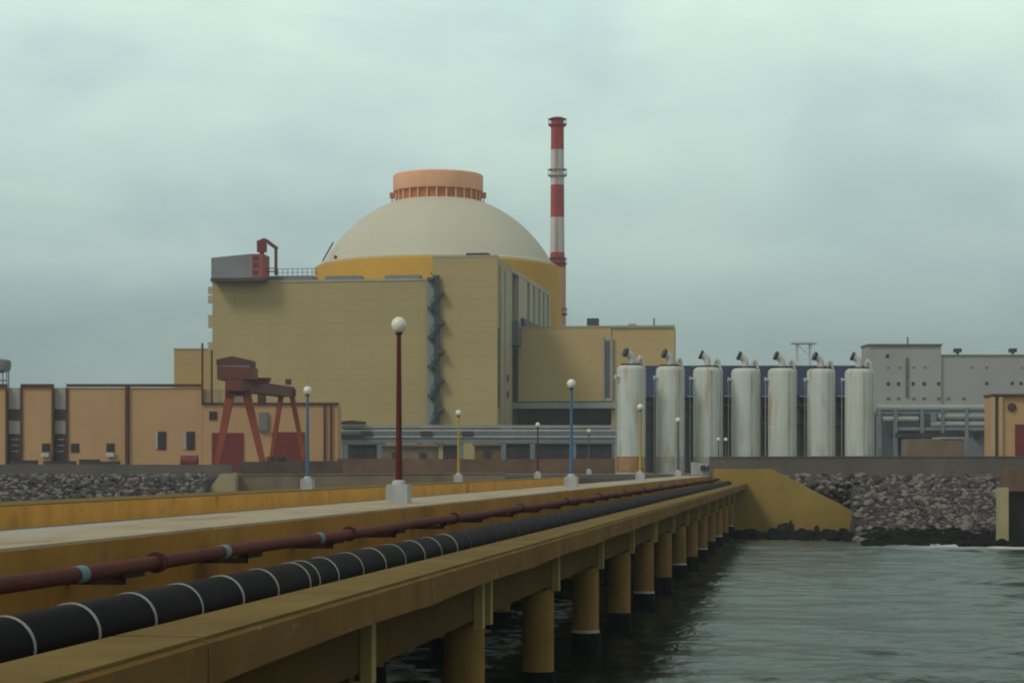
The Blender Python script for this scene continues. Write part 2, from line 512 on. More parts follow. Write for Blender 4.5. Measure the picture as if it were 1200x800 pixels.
# churned pale water between the pile rows under the deck
def lin2(cx, cy):
    d_ = nt.nodes.new('ShaderNodeVectorMath'); d_.operation = 'DOT_PRODUCT'
    d_.inputs[1].default_value = (cx, cy, 0)
    nt.links.new(t.outputs['Object'], d_.inputs[0]); return d_.outputs['Value']
jl, js_ = lin2(-JC, JS), lin2(JS, JC)
f2 = mul(mul(mrange(jl, 8.2, 10.2), mrange(jl, 32, 24)), mul(mrange(js_, 20, 34), mrange(js_, 100, 80)))
f2 = mul(f2, mul(mrange(wnoise(.24, 3, 1.3, .8), .40, .56), mrange(wnoise(1.1, 8, 1.2, .8), .38, .66)))
mxm = nt.nodes.new('ShaderNodeMath'); mxm.operation = 'MAXIMUM'
nt.links.new(fo, mxm.inputs[0]); nt.links.new(f2, mxm.inputs[1]); fo = mxm.outputs[0]
fm = nt.nodes.new('ShaderNodeMix'); fm.data_type = 'RGBA'
fm.inputs[6].default_value = (.012, .0235, .0145, 1); fm.inputs[7].default_value = (.62, .66, .64, 1)
nt.links.new(fo, fm.inputs[0]); nt.links.new(fm.outputs[2], b.inputs['Base Color'])
nt.links.new(mrange(fo, 0, 1, .2, .8), b.inputs['Roughness'])
wat = grid_mesh('sea_water', axis(-1500, 1500, -50, 60, .28), axis(-1500, 178, 14, 172, .30), water_z, wm)
tag(wat, 'grey green choppy sea water', kind='structure')

def ground_z(X, Y):
    base = np.interp(Y, [120, 143, 149, 177, 181, 186, 3000], [-3, -3, -.6, 4.5, 4.75, 4.9, 4.9])
    wy_ = 172.75 + (29.05 - X) * JS / JC + 2.3          # in front of the wing wall the sea bed lies open
    base = np.where((X < np.minimum(29.0, .168 * Y + .2)) & (X > -26) & (Y < wy_), -3.0, base)
    bumps = .12 * np.sin(X * 1.3 + Y * .7) * np.sin(Y * .9 - X * .4) * np.clip((182 - Y) / 10, 0, 1)
    return base + bumps
gr = grid_mesh('ground', axis(-1500, 1500, -60, 70, 1.0), np.concatenate([np.array([120, 136, 143]), np.arange(144, 190, 1.0), np.array([200, 230, 300, 420, 700, 1100, 1500])]), ground_z, M['earth_dark'])
tag(gr, 'dark earth and packed stone of the shore', kind='structure')
yard = grid_mesh('yard', axis(-1490, 1490, -60, 70, 4.0), np.array([187.0, 220, 300, 420, 700, 1100, 1490]), lambda X, Y: np.full_like(X, 4.93), M['earth'])
tag(yard, 'dusty level yard of the power station', kind='structure')

# ---------------------------------------------------------------- jetty
JA = math.atan2(JC, JS)
D = Vector((JS, JC, 0)); NL = Vector((-JC, JS, 0))
def J(s, L, z): return D * s + NL * L + Vector((0, 0, z))
SPAN, S0 = 10.9, 39.5
jo = (60, 13, 0)
jetty = thing('jetty', J(*jo), 'long yellow concrete jetty on rows of round piles running out to the shore', 'jetty', rz=JA)
def JM(): return MB(jo)
SE = 177.5
ZW, ZL, ZB, ZU = 4.88, 3.90, 4.24, 3.86
JM().box(-12, SE, 10.82, 20.0, 3.7, 4.2).build('road_deck', M['road'], jetty)
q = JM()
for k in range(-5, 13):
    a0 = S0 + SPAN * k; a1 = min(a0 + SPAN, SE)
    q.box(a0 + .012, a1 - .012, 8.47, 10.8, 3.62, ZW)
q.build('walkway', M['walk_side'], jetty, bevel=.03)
q = JM()
for k in range(-5, 13):
    a0 = S0 + SPAN * k; a1 = min(a0 + SPAN, SE)
    q.box(a0 + .03, a1 - .03, 8.50, 10.77, ZW, ZW + .035)
q.build('walkway_screed', M['walk'], jetty, bevel=.012)
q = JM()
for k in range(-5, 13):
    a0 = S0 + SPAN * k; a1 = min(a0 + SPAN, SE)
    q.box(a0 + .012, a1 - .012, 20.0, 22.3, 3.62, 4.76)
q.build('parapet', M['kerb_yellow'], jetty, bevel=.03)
q = JM()
for k in range(-5, 13):
    a0 = S0 + SPAN * k; a1 = min(a0 + SPAN, SE)
    q.box(a0 + .03, a1 - .03, 20.03, 22.27, 4.76, 4.79)
q.build('parapet_screed', M['beam_top'], jetty, bevel=.01)
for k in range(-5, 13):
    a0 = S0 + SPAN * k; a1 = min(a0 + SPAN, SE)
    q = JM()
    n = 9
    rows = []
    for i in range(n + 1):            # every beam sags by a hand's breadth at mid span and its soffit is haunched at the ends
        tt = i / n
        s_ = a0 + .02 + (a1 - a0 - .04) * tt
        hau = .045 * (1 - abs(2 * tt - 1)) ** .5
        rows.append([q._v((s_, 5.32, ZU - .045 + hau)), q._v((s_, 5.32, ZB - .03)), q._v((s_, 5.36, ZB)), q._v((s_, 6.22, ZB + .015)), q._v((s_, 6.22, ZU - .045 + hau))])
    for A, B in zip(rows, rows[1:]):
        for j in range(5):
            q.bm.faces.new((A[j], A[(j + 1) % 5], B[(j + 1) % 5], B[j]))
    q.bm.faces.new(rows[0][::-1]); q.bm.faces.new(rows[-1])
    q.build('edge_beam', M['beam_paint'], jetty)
q = JM()
for k in range(-5, 13):
    a0 = S0 + SPAN * k; a1 = min(a0 + SPAN, SE)
    q.box(a0 + .05, a1 - .05, 5.37, 6.20, ZB + .004, ZB + .03)
q.build('beam_screed', M['beam_top'], jetty)
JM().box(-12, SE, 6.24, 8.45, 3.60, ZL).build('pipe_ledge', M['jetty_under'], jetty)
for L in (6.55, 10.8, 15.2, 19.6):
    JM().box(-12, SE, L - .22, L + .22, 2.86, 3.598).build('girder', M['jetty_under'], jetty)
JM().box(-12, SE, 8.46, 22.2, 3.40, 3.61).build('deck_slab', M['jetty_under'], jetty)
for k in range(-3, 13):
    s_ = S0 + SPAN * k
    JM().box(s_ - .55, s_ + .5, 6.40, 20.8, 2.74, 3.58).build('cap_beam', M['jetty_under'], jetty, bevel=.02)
    JM().box(s_ - .15, s_ + .15, 6.16, 6.325, 2.70, 3.72).build('cap_corbel', M['cap_end_lit'], jetty, bevel=.015)  # pale strip, the light on the cap's end face is painted in
    if k % 4 == 0:
        JM().box(s_ - 1.15, s_ - .85, 6.16, 6.325, 2.70, 3.72).build('cap_corbel', M['cap_end_lit'], jetty, bevel=.015)
    for r_, L in enumerate((6.7, 11.0, 15.4, 19.8)):
        zt = .66 + random.uniform(-.08, .12)
        p = JM().tube([(s_, L, zt - .05), (s_, L, 2.74)], .40, 20).build('pile', M['pile'], jetty, smooth=True)
        rr = [.43, .46, .455, .46, .44]
        JM().tube([(s_, L, -2.5), (s_, L, -.2), (s_, L, .2), (s_, L, zt * .7), (s_, L, zt)], rr, 20).build('tidal_band', M['weed'], p, smooth=True, loc=(0, 0, 0))
        if r_ == 0 and k % 2 == 0:
            JM().tube([(s_, L, zt + .004), (s_, L, zt + .09)], [.435, .41], 20).build('salt_band', M['salt'], p, smooth=True)

# black pipe on the ledge and its straps
bpL, bpZ, bpR = 6.95, ZL + .30, .285
po = (60, bpL, ZL)
bpipe = thing('black_pipe', J(*po), 'fat black pipe with pale straps lying along the outer ledge of the jetty', 'pipe', rz=JA)
def sag(s): return .006 * math.sin(s * .8) + .004 * math.sin(s * 2.1)
MB(po).tube([(s, bpL + sag(s), bpZ) for s in np.arange(-10, 180.1, 1.0)], bpR, 28).build('pipe_body', M['black_pipe'], bpipe, smooth=True)
# strap stations measured along the pipe
s = 2425 * bpL / 1000.0
st = []
STEP = 1.65
x = 17.0
while len(st) < 98 and x < 176:
    st.append(x); x += STEP
st.append(17.0 + STEP * 6 + .55)
for i_, s in enumerate(st):
    tilt = random.uniform(-.03, .03)
    MB(po).tube([(s - .022, bpL + sag(s), bpZ), (s + .022 + tilt * .3, bpL + sag(s), bpZ)], bpR + random.uniform(.008, .013), 28).build('strap', M['strap' if i_ < 14 or i_ == len(st) - 1 else 'strap_dull'], bpipe, smooth=True)
for s in np.arange(6, 178, 5.45):
    MB(po).box(s - .12, s + .12, bpL - .26, bpL + .26, ZL, ZL + .1).build('saddle', M['bracket'], bpipe)

# thin red pipe on brackets
rL, rZ, rR = 7.75, 4.64, .088
ro = (60, rL, ZL)
rpipe = thing('red_pipe', J(*ro), 'thin rust red pipe on brackets between the black pipe and the walkway', 'pipe', rz=JA)
MB(ro).tube([(s, rL + .012 * math.sin(s * .33), rZ + .01 * math.sin(s * .5)) for s in np.arange(-10, 178.1, 1.0)], rR, 16).build('pipe_body', M['red_pipe'], rpipe, smooth=True)
def s_at(px, L): return (2425 * L / (950 - px) - JS * L) / JC
fl0, flp = s_at(183, rL), 10.35
for k in range(-1, 15):
    s = fl0 + flp * k
    MB(ro).tube([(s - .03, rL, rZ), (s + .03, rL, rZ)], rR + .04, 20).build('flange', M['red_dark'], rpipe, smooth=True)
    if k >= 0:
        MB(ro).tube([(s + .09, rL, rZ), (s + .14, rL, rZ)], rR + .03, 20).build('flange', M['red_pipe'], rpipe, smooth=True)
for k in range(-1, 30):
    s = s_at(150, rL) + 5.17 * k
    q = MB(ro).box(s - .38, s + .38, rL - .075, rL + .075, rZ - rR - .035, rZ - rR * .45)
    q.box(s - .05, s + .05, rL + .04, 8.466, rZ - rR - .12, rZ - rR - .037)
    q.build('saddle', M['bracket'], rpipe)
for px in (93, 262, 372):
    s = s_at(px, rL)
    MB(ro).tube([(s - .12, rL + .012 * math.sin(s * .33), rZ + .01 * math.sin(s * .5)), (s + .12, rL + .012 * math.sin(s * .33), rZ + .01 * math.sin(s * .5))], rR + .008, 16).build('paint_band', M['cyan'], rpipe, smooth=True)

# lamp posts
def make_lamp(m, label, h=4.34):
    t_ = thing('lamp_post', (0, 0, 0), label, 'lamp post', 'globe lamp posts along the jetty')
    MB().prism([(-.25, -.25, 0), (.25, -.25, 0), (.25, .25, 0), (-.25, .25, 0)], (0, 0, .44)).build('plinth', M['plinth'], t_, bevel=.07)
    MB().lathe([(.17, .42), (.16, .50), (.105, .54)], 16).build('base_flange', M['plinth'], t_, smooth=True)
    MB().lathe([(.088, .50), (.075, 1.4), (.052, h - .40)], 16).build('pole', m, t_, smooth=True)
    MB().lathe([(.05, h - .41), (.085, h - .39), (.085, h - .33), (.06, h - .31)], 16).build('collar', M['lamp_neck'], t_, smooth=True)
    MB().ball((0, 0, h - .17), .178, 20, 14, 1.08).build('globe', M['globe'], t_, smooth=True)
    return t_
lampN = [(48.0, 'lamp_red', 'tall dark red lamp post with white globe, largest one on the jetty walkway'),
         (82.6, 'lamp_blue', 'blue lamp post with white globe on the walkway in front of the olive wing'),
         (116, 'lamp_yellow', 'yellow lamp post standing in front of the first rust-skirted white tank'),
         (149, 'lamp_grey', 'dark grey lamp post in front of the second white tank')]
lampF = [(86.8, 'lamp_blue', 'blue lamp post beside the red gantry crane on the far parapet'),
         (124, 'lamp_yellow', 'yellow lamp post in front of the olive block, between the red and blue lamp posts'),
         (160, 'lamp_red', 'small lamp post in front of the pipe bridge, second beyond the yellow one'),
         (197, 'lamp_grey', 'smallest lamp post by the pipe bridge beside the blue lamp post')]
def place_lamp(Y, L, z, m, lab):
    l_ = make_lamp(M[m], lab)
    p = J((Y - JS * L) / JC, L, z)
    l_.location = p
    l_.rotation_euler = (0, 0, JA)
    return l_
for Y, m, lab in lampN: place_lamp(Y, 9.55, 4.916 if Y < 176 else 4.93, m, lab)
for px, Y, lab in ((842, 203, 'small dark lamp post overlapping the edge of the third white tank'), (850.5, 204, 'small dark lamp post in the gap between the third and fourth white tanks')):
    l_ = make_lamp(M['lamp_grey'], lab, 3.6)
    l_.location = (PX(px, Y), Y, 4.93)
for Y, m, lab in lampF: place_lamp(Y, 21.1, 4.791 if Y < 176 else 4.93, m, lab)

# ---------------------------------------------------------------- abutment, wing walls, sea walls
ao = (180, 5, 0)
ab = thing('abutment', J(*ao), 'yellow concrete abutment whose sloping wing wall meets the jetty at the shore', 'abutment', rz=JA)
def AM(): return MB(ao)
AM().prism([(175.2, 8.2, -2.5), (175.2, 8.2, 5.5), (175.2, 3.25, 5.5), (175.2, -3.9, 1.75), (175.2, -3.9, -2.5)], (.7, 0, 0)).build('wing_wall', M['abut'], ab, bevel=.04)
AM().box(178.0, 179.5, 3.0, 24, -2.5, 3.35).build('bearing_wall', M['jetty_under'], ab)
AM().box(176.2, 181, 5.2, 8.3, 3.4, 5.15).build('end_block', M['abut'], ab, bevel=.05)
q = AM()
for (l0, l1, z1) in ((2.9, 1.3, .95), (1.9, 1.5, 1.25), (-.2, -.8, .75)):
    q.prism([(175.16, l0, -.2), (175.16, l1, -.2), (175.16, l1 + .1, z1 * .9), (175.16, (l0 + l1) / 2, z1), (175.16, l0 - .1, z1 * .8)], (.03, 0, 0))
q.build('spalled_patch', M['hole'], ab)

Yw = 176
q = MB((PX(258, Yw), Yw, 4.0))
q.prism([(PX(238, Yw), Yw, 3.0), (PX(276, Yw), Yw, 3.0), (PX(276, Yw), Yw, PZ(555, Yw)), (PX(258, Yw), Yw, PZ(555, Yw))], (0, 4, 0))
tag(q.build('wing_wall', M['abut_pale'], bevel=.03), 'short pale yellow wing wall with a sloping end beside the rock slope', 'wall')

def wall_run(name, m, pts, th, label, cat, cope=None):
    """wall along a list of (x, y, z0, z1)"""
    c = pts[len(pts) // 2]
    t_ = thing(name, (c[0], c[1], c[2]), label, cat)
    off = (c[0], c[1], c[2])
    q = MB(off)
    for a, bb in zip(pts, pts[1:]):
        q.hexa([(a[0], a[1], a[2]), (bb[0], bb[1], bb[2]), (bb[0], bb[1] + th, bb[2]), (a[0], a[1] + th, a[2]),
                (a[0], a[1], a[3]), (bb[0], bb[1], bb[3]), (bb[0], bb[1] + th, bb[3]), (a[0], a[1] + th, a[3])])
    q.build('wall', m, t_)
    if cope:
        q = MB(off)
        for a, bb in zip(pts, pts[1:]):
            q.hexa([(a[0], a[1] - .06, a[3] + .003), (bb[0], bb[1] - .06, bb[3] + .003), (bb[0], bb[1] + th + .06, bb[3] + .003), (a[0], a[1] + th + .06, a[3] + .003),
                    (a[0], a[1] - .06, a[3] + .12), (bb[0], bb[1] - .06, bb[3] + .12), (bb[0], bb[1] + th + .06, bb[3] + .12), (a[0], a[1] + th + .06, a[3] + .12)])
        q.build('coping', cope, t_)
    return t_
wall_run('seawall', M['seawall'], [(17.5, 181, 3.5, 6.45), (30, 181, 3.5, 6.5), (48, 181, 3.5, 6.5), (90, 181, 3.5, 6.5)], .6,
         'long grey seawall in front of the white tanks above the rock slope', 'seawall', M['seawall'])
wall_run('seawall', M['seawall'], [(-95, 184, 3.0, 5.9), (-60, 184, 3.0, 5.9), (-40, 184, 3.0, 5.88), (PX(272, 184), 184, 3.0, 5.86)], .6,
         'grey seawall in front of the yellow building with dark red trim', 'seawall')
# low tan wall and the brown compound wall behind it
wall_run('low_wall', M['tan_wall'], [(PX(277, 178), 178, 1.5, PZ(557, 178)), (PX(425, 178), 178, 1.5, PZ(556, 178)), (PX(592, 178), 178, 1.5, PZ(555, 178))], .4,
         'low tan boundary wall behind the far parapet, in front of the brown wall', 'wall', M['tan_wall'])
wall_run('compound_wall', M['dark_wall'], [(PX(278, 203), 203, 4.8, PZ(541, 203)), (PX(340, 203), 203, 4.8, PZ(540, 203)), (PX(401, 203), 203, 4.8, PZ(540, 203))], .35,
         'dark soot brown wall at the feet of the gantry crane', 'wall')
wall_run('compound_wall', M['brown_wall'], [(PX(395, 215), 215, 4.8, PZ(537, 215)), (PX(450, 215), 215, 4.8, PZ(537, 215)), (PX(590, 215), 215, 4.8, PZ(538, 215)), (PX(722, 215), 215, 4.8, PZ(537, 215))], .35,
         'long red brown compound wall below the pipe bridge', 'wall')

# outfall head wall at the edge of the picture
Yo = 150
oo = (PX(1196, Yo), Yo, 0)
of = thing('outfall', oo, 'dark concrete outfall with a pale pier standing in the water beside the rock slope', 'outfall')
MB(oo).box(PX(1183, Yo), PX(1330, Yo), Yo + 1.2, Yo + 3, -2, 5.35).build('head_wall', M['brown_wall'], of)
MB(oo).box(PX(1183, Yo), PX(1330, Yo), Yo + .4, Yo + 1.19, 3.9, 5.6).build('parapet', M['brown_wall'], of, bevel=.04)
MB(oo).box(PX(1186, Yo), PX(1330, Yo), Yo + 1.1, Yo + 1.197, -1, 3.85).build('culvert_opening', M['hole'], of)
MB(oo).box(PX(1171, Yo), PX(1182, Yo), Yo, Yo + 1.0, -2, PZ(571, Yo)).build('pier', M['abut_pale'], of, bevel=.04)

# ---------------------------------------------------------------- rocks
def rock_mesh(seed, m, sub=2):
    bm = bmesh.new()
    bmesh.ops.create_icosphere(bm, subdivisions=sub, radius=1)
    rn = random.Random(seed)
    off = Vector((rn.uniform(0, 99), rn.uniform(0, 99), rn.uniform(0, 99)))
    pl = [(Vector((rn.gauss(0, 1), rn.gauss(0, 1), rn.gauss(0, 1))).normalized(), rn.uniform(.55, .8)) for _ in range(9)]
    for v in bm.verts:
        for n_, d_ in pl:                         # chop flat faces like quarried stone
            k = v.co.dot(n_)
            if k > d_: v.co -= n_ * (k - d_)
        v.co *= 1 + .16 * noise.noise(v.co * 1.4 + off)
        v.co.z *= .8
    me = bpy.data.meshes.new('boulder')
    bm.to_mesh(me); bm.free()
    me.materials.append(m)
    return me
kinds = [rock_mesh(i, M[('rock_a', 'rock_b', 'rock_a', 'rock_c', 'rock_b', 'rock_a', 'rock_b', 'rock_c')[i]]) for i in range(8)]
small = [rock_mesh(20 + i, M['rock_a'], 1) for i in range(6)]
def slope_z(Y): return float(np.interp(Y, [120, 143, 149, 177, 181, 186, 3000], [-3, -3, -.6, 4.5, 4.75, 4.9, 4.9]))
def scatter(n, x0, x1, y0, y1, smin, smax, cond=None):
    outl = []
    while len(outl) < n:
        x, y = random.uniform(x0, x1), random.uniform(y0, y1)
        if cond and not cond(x, y): continue
        outl.append((x, y, random.uniform(smin, smax)))
    return outl
def free_right(x, y):
    wx = J(175.5, 3.2, 0); ex = J(175.5, -4.1, 0)
    fy_ = wx.y + (ex.y - wx.y) * (x - wx.x) / (ex.x - wx.x)
    if x < ex.x + .6 and fy_ - 1.4 < y < fy_ + 1.6: return False     # keep off the wing wall
    if y <= fy_ and x < .168 * y + .7: return False
    return True
def free_left(x, y): return x < (240.5 - 600) / F * y
big = []
for x, y, s in scatter(205, 19.5, 43, 155, 179.8, .27, .50, free_right): big.append((x, y, s, 'big grey boulder lying on the rock slope beside the yellow abutment', 'boulders on the slope beside the abutment'))
for x, y, s in scatter(95, -47, -24, 162, 182.5, .26, .46, free_left): big.append((x, y, s, 'big grey boulder on the slope under the seawall of the yellow building', 'boulders on the slope under the yellow building'))
for x, y, s, lab, grp in big:
    o = bpy.data.objects.new('boulder', random.choice(kinds))
    COL.objects.link(o)
    o.location = (x, y, slope_z(y) + s * .42)
    o.rotation_euler = (random.uniform(-.5, .5), random.uniform(-.5, .5), random.uniform(0, 6.28))
    o.scale = (s * random.uniform(.8, 1.35), s * random.uniform(.8, 1.2), s * random.uniform(.75, 1.15))
    tag(o, lab, 'boulder', grp)
def heap(name, lst, meshes, label, m, lift=.25):
    bm = bmesh.new()
    for x, y, s, *zz_ in lst:
        src = random.choice(meshes)
        mt = Matrix.Translation((x, y, zz_[0] if zz_ else slope_z(y) + s * lift)) @ Matrix.Rotation(random.uniform(0, 6.28), 4, 'Z') @ Matrix.Rotation(random.uniform(-.6, .6), 4, 'X') @ Matrix.Diagonal((s * random.uniform(.8, 1.3), s, s * random.uniform(.7, 1.1), 1))
        tmp = bmesh.new(); tmp.from_mesh(src); tmp.transform(mt)
        vs = [bm.verts.new(v.co) for v in tmp.verts]
        tmp.verts.ensure_lookup_table()
        for f in tmp.faces: bm.faces.new([vs[v.index] for v in f.verts]).material_index = meshes.index(src) % len(m)
        tmp.free()
    me = bpy.data.meshes.new(name); bm.to_mesh(me); bm.free()
    for q_ in m: me.materials.append(q_)
    o = bpy.data.objects.new(name, me); COL.objects.link(o)
    return tag(o, label, 'rocks', kind='stuff')
mm = [M['rock_a'], M['rock_b'], M['rock_c']]
EDGE = []
for k in range(150):
    y_ = random.uniform(151, 172.6); EDGE.append((.168 * y_ + random.uniform(.12, 1.0), y_, random.uniform(.3, .6), random.uniform(0, 1) * max(.2, slope_z(y_))))
for k in range(160):
    y_ = random.uniform(163, 174.5)
    EDGE.append((.168 * y_ + random.uniform(.1, 1.4), y_, random.uniform(.25, .45), slope_z(y_) - random.uniform(0, 1.2)))
for k in range(330):              # rock fill held back by the wing wall
    x_ = random.uniform(19.5, 29.2)
    wx = J(175.5, 3.2, 0); ex = J(175.5, -4.1, 0)
    f_ = max(0, min(1, (x_ - wx.x) / (ex.x - wx.x)))
    y_ = wx.y + (ex.y - wx.y) * f_ + random.uniform(.95, 2.4)
    zt_ = 5.3 - 3.75 * f_
    EDGE.append((x_, y_, random.uniform(.25, .45), random.uniform(zt_ - .3, max(zt_ - .1, slope_z(y_)))))
heap('riprap', scatter(4600, 18.5, 43.5, 155, 180.6, .16, .36, free_right) + EDGE, small, 'grey broken rock of the slope beside the yellow abutment', mm)
heap('riprap', scatter(2900, -53, -24, 160, 183.6, .16, .34, free_left), small, 'grey broken rock of the slope under the yellow building', mm)
toe = [(x, y, s) for x, y, s in scatter(620, 21.5, 39, 147.0, 156.5, .3, .6, free_right)]
for k in range(260):
    L = random.uniform(-6.5, 9.5); ss = random.uniform(160, 175) if L < 6 else random.uniform(170, 175)
    p = J(ss, L, 0)
    toe.append((p.x, p.y, random.uniform(.35, .75)))
bm_ = []
for x, y, s in toe: bm_.append((x, y, s))
sz_keep = slope_z
def slope_z(Y): return max(-.15, float(np.interp(Y, [149, 177], [-.6, 4.5])) - .1) if Y < 157 else -.15
heap('wet_rocks', bm_, kinds[:6], 'black wet weed covered rocks along the waterline', [M['rock_wet']], lift=.2)
slope_z = sz_keep

# ---------------------------------------------------------------- reactor building with its aux blocks
GZ = 4.9
BO = Vector((-2.3, 320, GZ))
BA = -math.atan2(JS, JC)
def B(u, v, z): return BO + Vector((JC * u + JS * v, -JS * u + JC * v, z - GZ))
def uvX(px, v=0.0):
    """u on the plane v where the pixel column px falls"""
    k = (px - 600) / F
    return (k * (BO.y + JC * v) - BO.x - JS * v) / (JC + JS * k)
aux = thing('service_building', BO, 'huge windowless olive building in front of the reactor dome', 'building', rz=BA)
def BM(): return MB((0, 0, GZ))
uL, uM = uvX(248), uvX(507)
ZLo, ZHi = PZ(330, 324), PZ(301.5, 320.8)
BM().box(uL, uM - .02, .4, 52, GZ, ZLo).build('wall', M['clad'], aux)
BM().box(uM, 0, 0, 15.0, GZ, ZHi).build('tower_wall', M['clad'], aux)
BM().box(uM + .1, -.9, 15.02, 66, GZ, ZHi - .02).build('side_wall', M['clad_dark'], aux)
# pale pilasters of the receding side, dark slots between them
for v0, v1, z0 in ((2.2, 5.6, GZ), (7.0, 12.6, GZ)):
    BM().box(.003, .28, v0, v1, z0, ZHi - 1.2 - .3 * (v0 > 5)).build('pilaster', M['clad_pale'], aux)
for v0, v1, z0 in ((15.05, 16.2, GZ), (23.5, 34.0, GZ), (37.2, 41.6, GZ), (44.2, 48.6, GZ), (51.0, 55.0, GZ), (57.2, 61.0, GZ), (63.2, 66.0, GZ)):
    BM().box(-.88, .02, v0, v1, z0, ZHi - .9).build('pilaster', M['clad_pale'], aux)
BM().box(-.88, .06, 14.9, 66.02, ZHi - .88, ZHi - .04).build('cornice', M['clad_pale'], aux)
BM().box(-.86, .6, 26, 58, 29.0, 30.6).build('balcony', M['clad_dark'], aux)
BM().box(.02, 1.0, 16.0, 19.8, 25.5, 29.5).build('duct_box', M['louvre_grey'], aux)
BM().box(.003, .12, .9, 1.5, GZ + 10, ZHi - 11).build('slot', M['clad_dark'], aux)
for z in (19.2, 16.6): BM().box(.285, .34, 8.2, 10.2, z, z + 1.1).build('vent', M['clad_dark'], aux)
BM().box(uL - .05, uM, .3, 1.0, ZLo, ZLo + .35).build('roof_edge', M['clad_pale'], aux)
BM().box(uM - .05, .05, -.06, .7, ZHi, ZHi + .3).build('roof_edge', M['clad_pale'], aux)
for p0, p1 in ((379, 421), (449, 490)):
    BM().box(uvX(p0), uvX(p1), 1.2, 3.6, ZLo + .02, ZLo + 1.0).build('roof_vent', M['box_grey'], aux)
BM().box(uvX(545), uvX(571), .9, 3.4, ZHi + .02, ZHi + .75).build('roof_vent', M['clad_dark'], aux)
BM().box(uvX(300), uvX(364), 1.0, 5.0, ZLo + .02, ZLo + 1.1).build('roof_kerb', M['steel_grey'], aux)
q = BM()
for k in range(9):
    u_ = uvX(322) + (uvX(368) - uvX(322)) * k / 8
    q.bar((u_, 2, ZLo + 1.1), (u_, 2, ZLo + 2.3), .09)
q.bar((uvX(322), 2, ZLo + 2.3), (uvX(368), 2, ZLo + 2.3), .09)
q.bar((uvX(322), 2, ZLo + 1.7), (uvX(368), 2, ZLo + 1.7), .07)
q.build('railing', M['steel_grey'], aux)
# brackets up the outer edge
for py0, py1 in ((335, 343), (345, 354), (368, 383), (400, 410)):
    BM().box(uL - .9, uL - .003, 1.0, 1.9, PZ(py1, 326), PZ(py0, 326)).build('bracket', M['clad_pale'], aux)
# the dog-leg escape stair in its pale strip
us = uvX(511.5)
BM().box(us - 1.5, us + .1, -.18, -.004, GZ + 4, PZ(326, 321)).build('stair_backing', M['stair_bg'], aux)
nfl = 10
zt, zb = PZ(327, 321), PZ(497, 321)
st_h = (zt - zb) / nfl
for k in range(nfl):
    z0, z1 = zb + st_h * k, zb + st_h * (k + 1)
    a_, b_ = (us - .75, us + .85) if k % 2 == 0 else (us + .85, us - .75)
    q = BM()
    q.bar((a_, -.75, z0), (b_, -.75, z1), .3, .6)
    q.bar((a_, -1.3, z0 + 1.0), (b_, -1.3, z1 + 1.0), .14, .14)
    q.build('stair_flight', M['stair'], aux)
    q = BM().box(b_ - .45, b_ + .45, -1.4, -.19, z1 - .3, z1 + .2)
    q.bar((b_, -.8, z1 - .3), (us + .15, -.8, z1 - 1.3), .22)
    q.build('stair_landing', M['stair'], aux)
q = BM()
for du in (-.05, .35): q.bar((us + du, -.5, zb - 3), (us + du, -.5, zt + .6), .42)
q.build('stair_post', M['stair'], aux)

# reactor
RC = Vector((PX(513.5, 403), 403, GZ))
reac = thing('reactor_building', RC, 'cream reactor dome with a yellow band and a peach ring on top', 'reactor building')
def RM(): return MB((0, 0, GZ))
CR, DR = 24.3, 25.2
zc, zk = 33.8, PZ(315, 403)
RM().lathe([(CR, GZ), (CR, zk - .4), (CR - .25, zk), (22.8, zk + .35)], 96).build('band_wall', M['ring_yellow'], reac, smooth=True)
prof = []
th0 = math.asin((zk + .2 - zc) / DR)
for i in range(33):
    th = th0 + (math.pi / 2 - th0) * i / 32
    prof.append((max(0, DR * math.cos(th)) if i < 32 else 0, zc + DR * math.sin(th)))
RM().lathe(prof, 96).build('dome', M['dome'], reac, smooth=True)
RM().lathe([(23.3, zk + .02), (23.3, zk + .5), (22.9, zk + .7)], 96).build('dome_kerb', M['dome'], reac, smooth=True)
zr0, zr1, zr2 = 56.9, PZ(220.5, 397), PZ(200.5, 397)
RM().lathe([(8.15, zr0), (8.15, zr1 + .1)], 64).build('drum_wall', M['orange_dark'], reac, smooth=True)
RM().lathe([(8.75, zr1), (8.85, zr1 + .15), (8.85, zr2 - .2), (8.6, zr2), (7.9, zr2), (7.9, zr2 - 1), (0, zr2 - 1)], 64).build('ring', M['orange'], reac, smooth=True)
for k in range(28):
    a_ = 2 * math.pi * k / 28
    RM().bar((8.42 * math.cos(a_), 8.42 * math.sin(a_), zr0 - .1), (8.42 * math.cos(a_), 8.42 * math.sin(a_), zr1 - .02), .28).build('ring_post', M['orange'], reac)
for sx in (-1, 1):
    q = RM().box(sx * 8.9 - .55, sx * 8.9 + .55, -1.6, -.6, zr1 - 1.3, zr1 - .25)
    q.bar((sx * 9.0, -1.1, zr1 - 1.2), (sx * 9.0, -1.1, zr1 - 3.6), .22)
    q.build('ring_bracket', M['orange_dark'], reac)
q = RM().bar((-21.9, -9.5, zk + .5), (-19.8, -9.5, zk + 4.2), .25)
q.bar((-19.2, -12, zk + .3), (-19.2, -12, zk + 1.4), .5)
q.build('dome_davit', M['crane_dark'], reac)

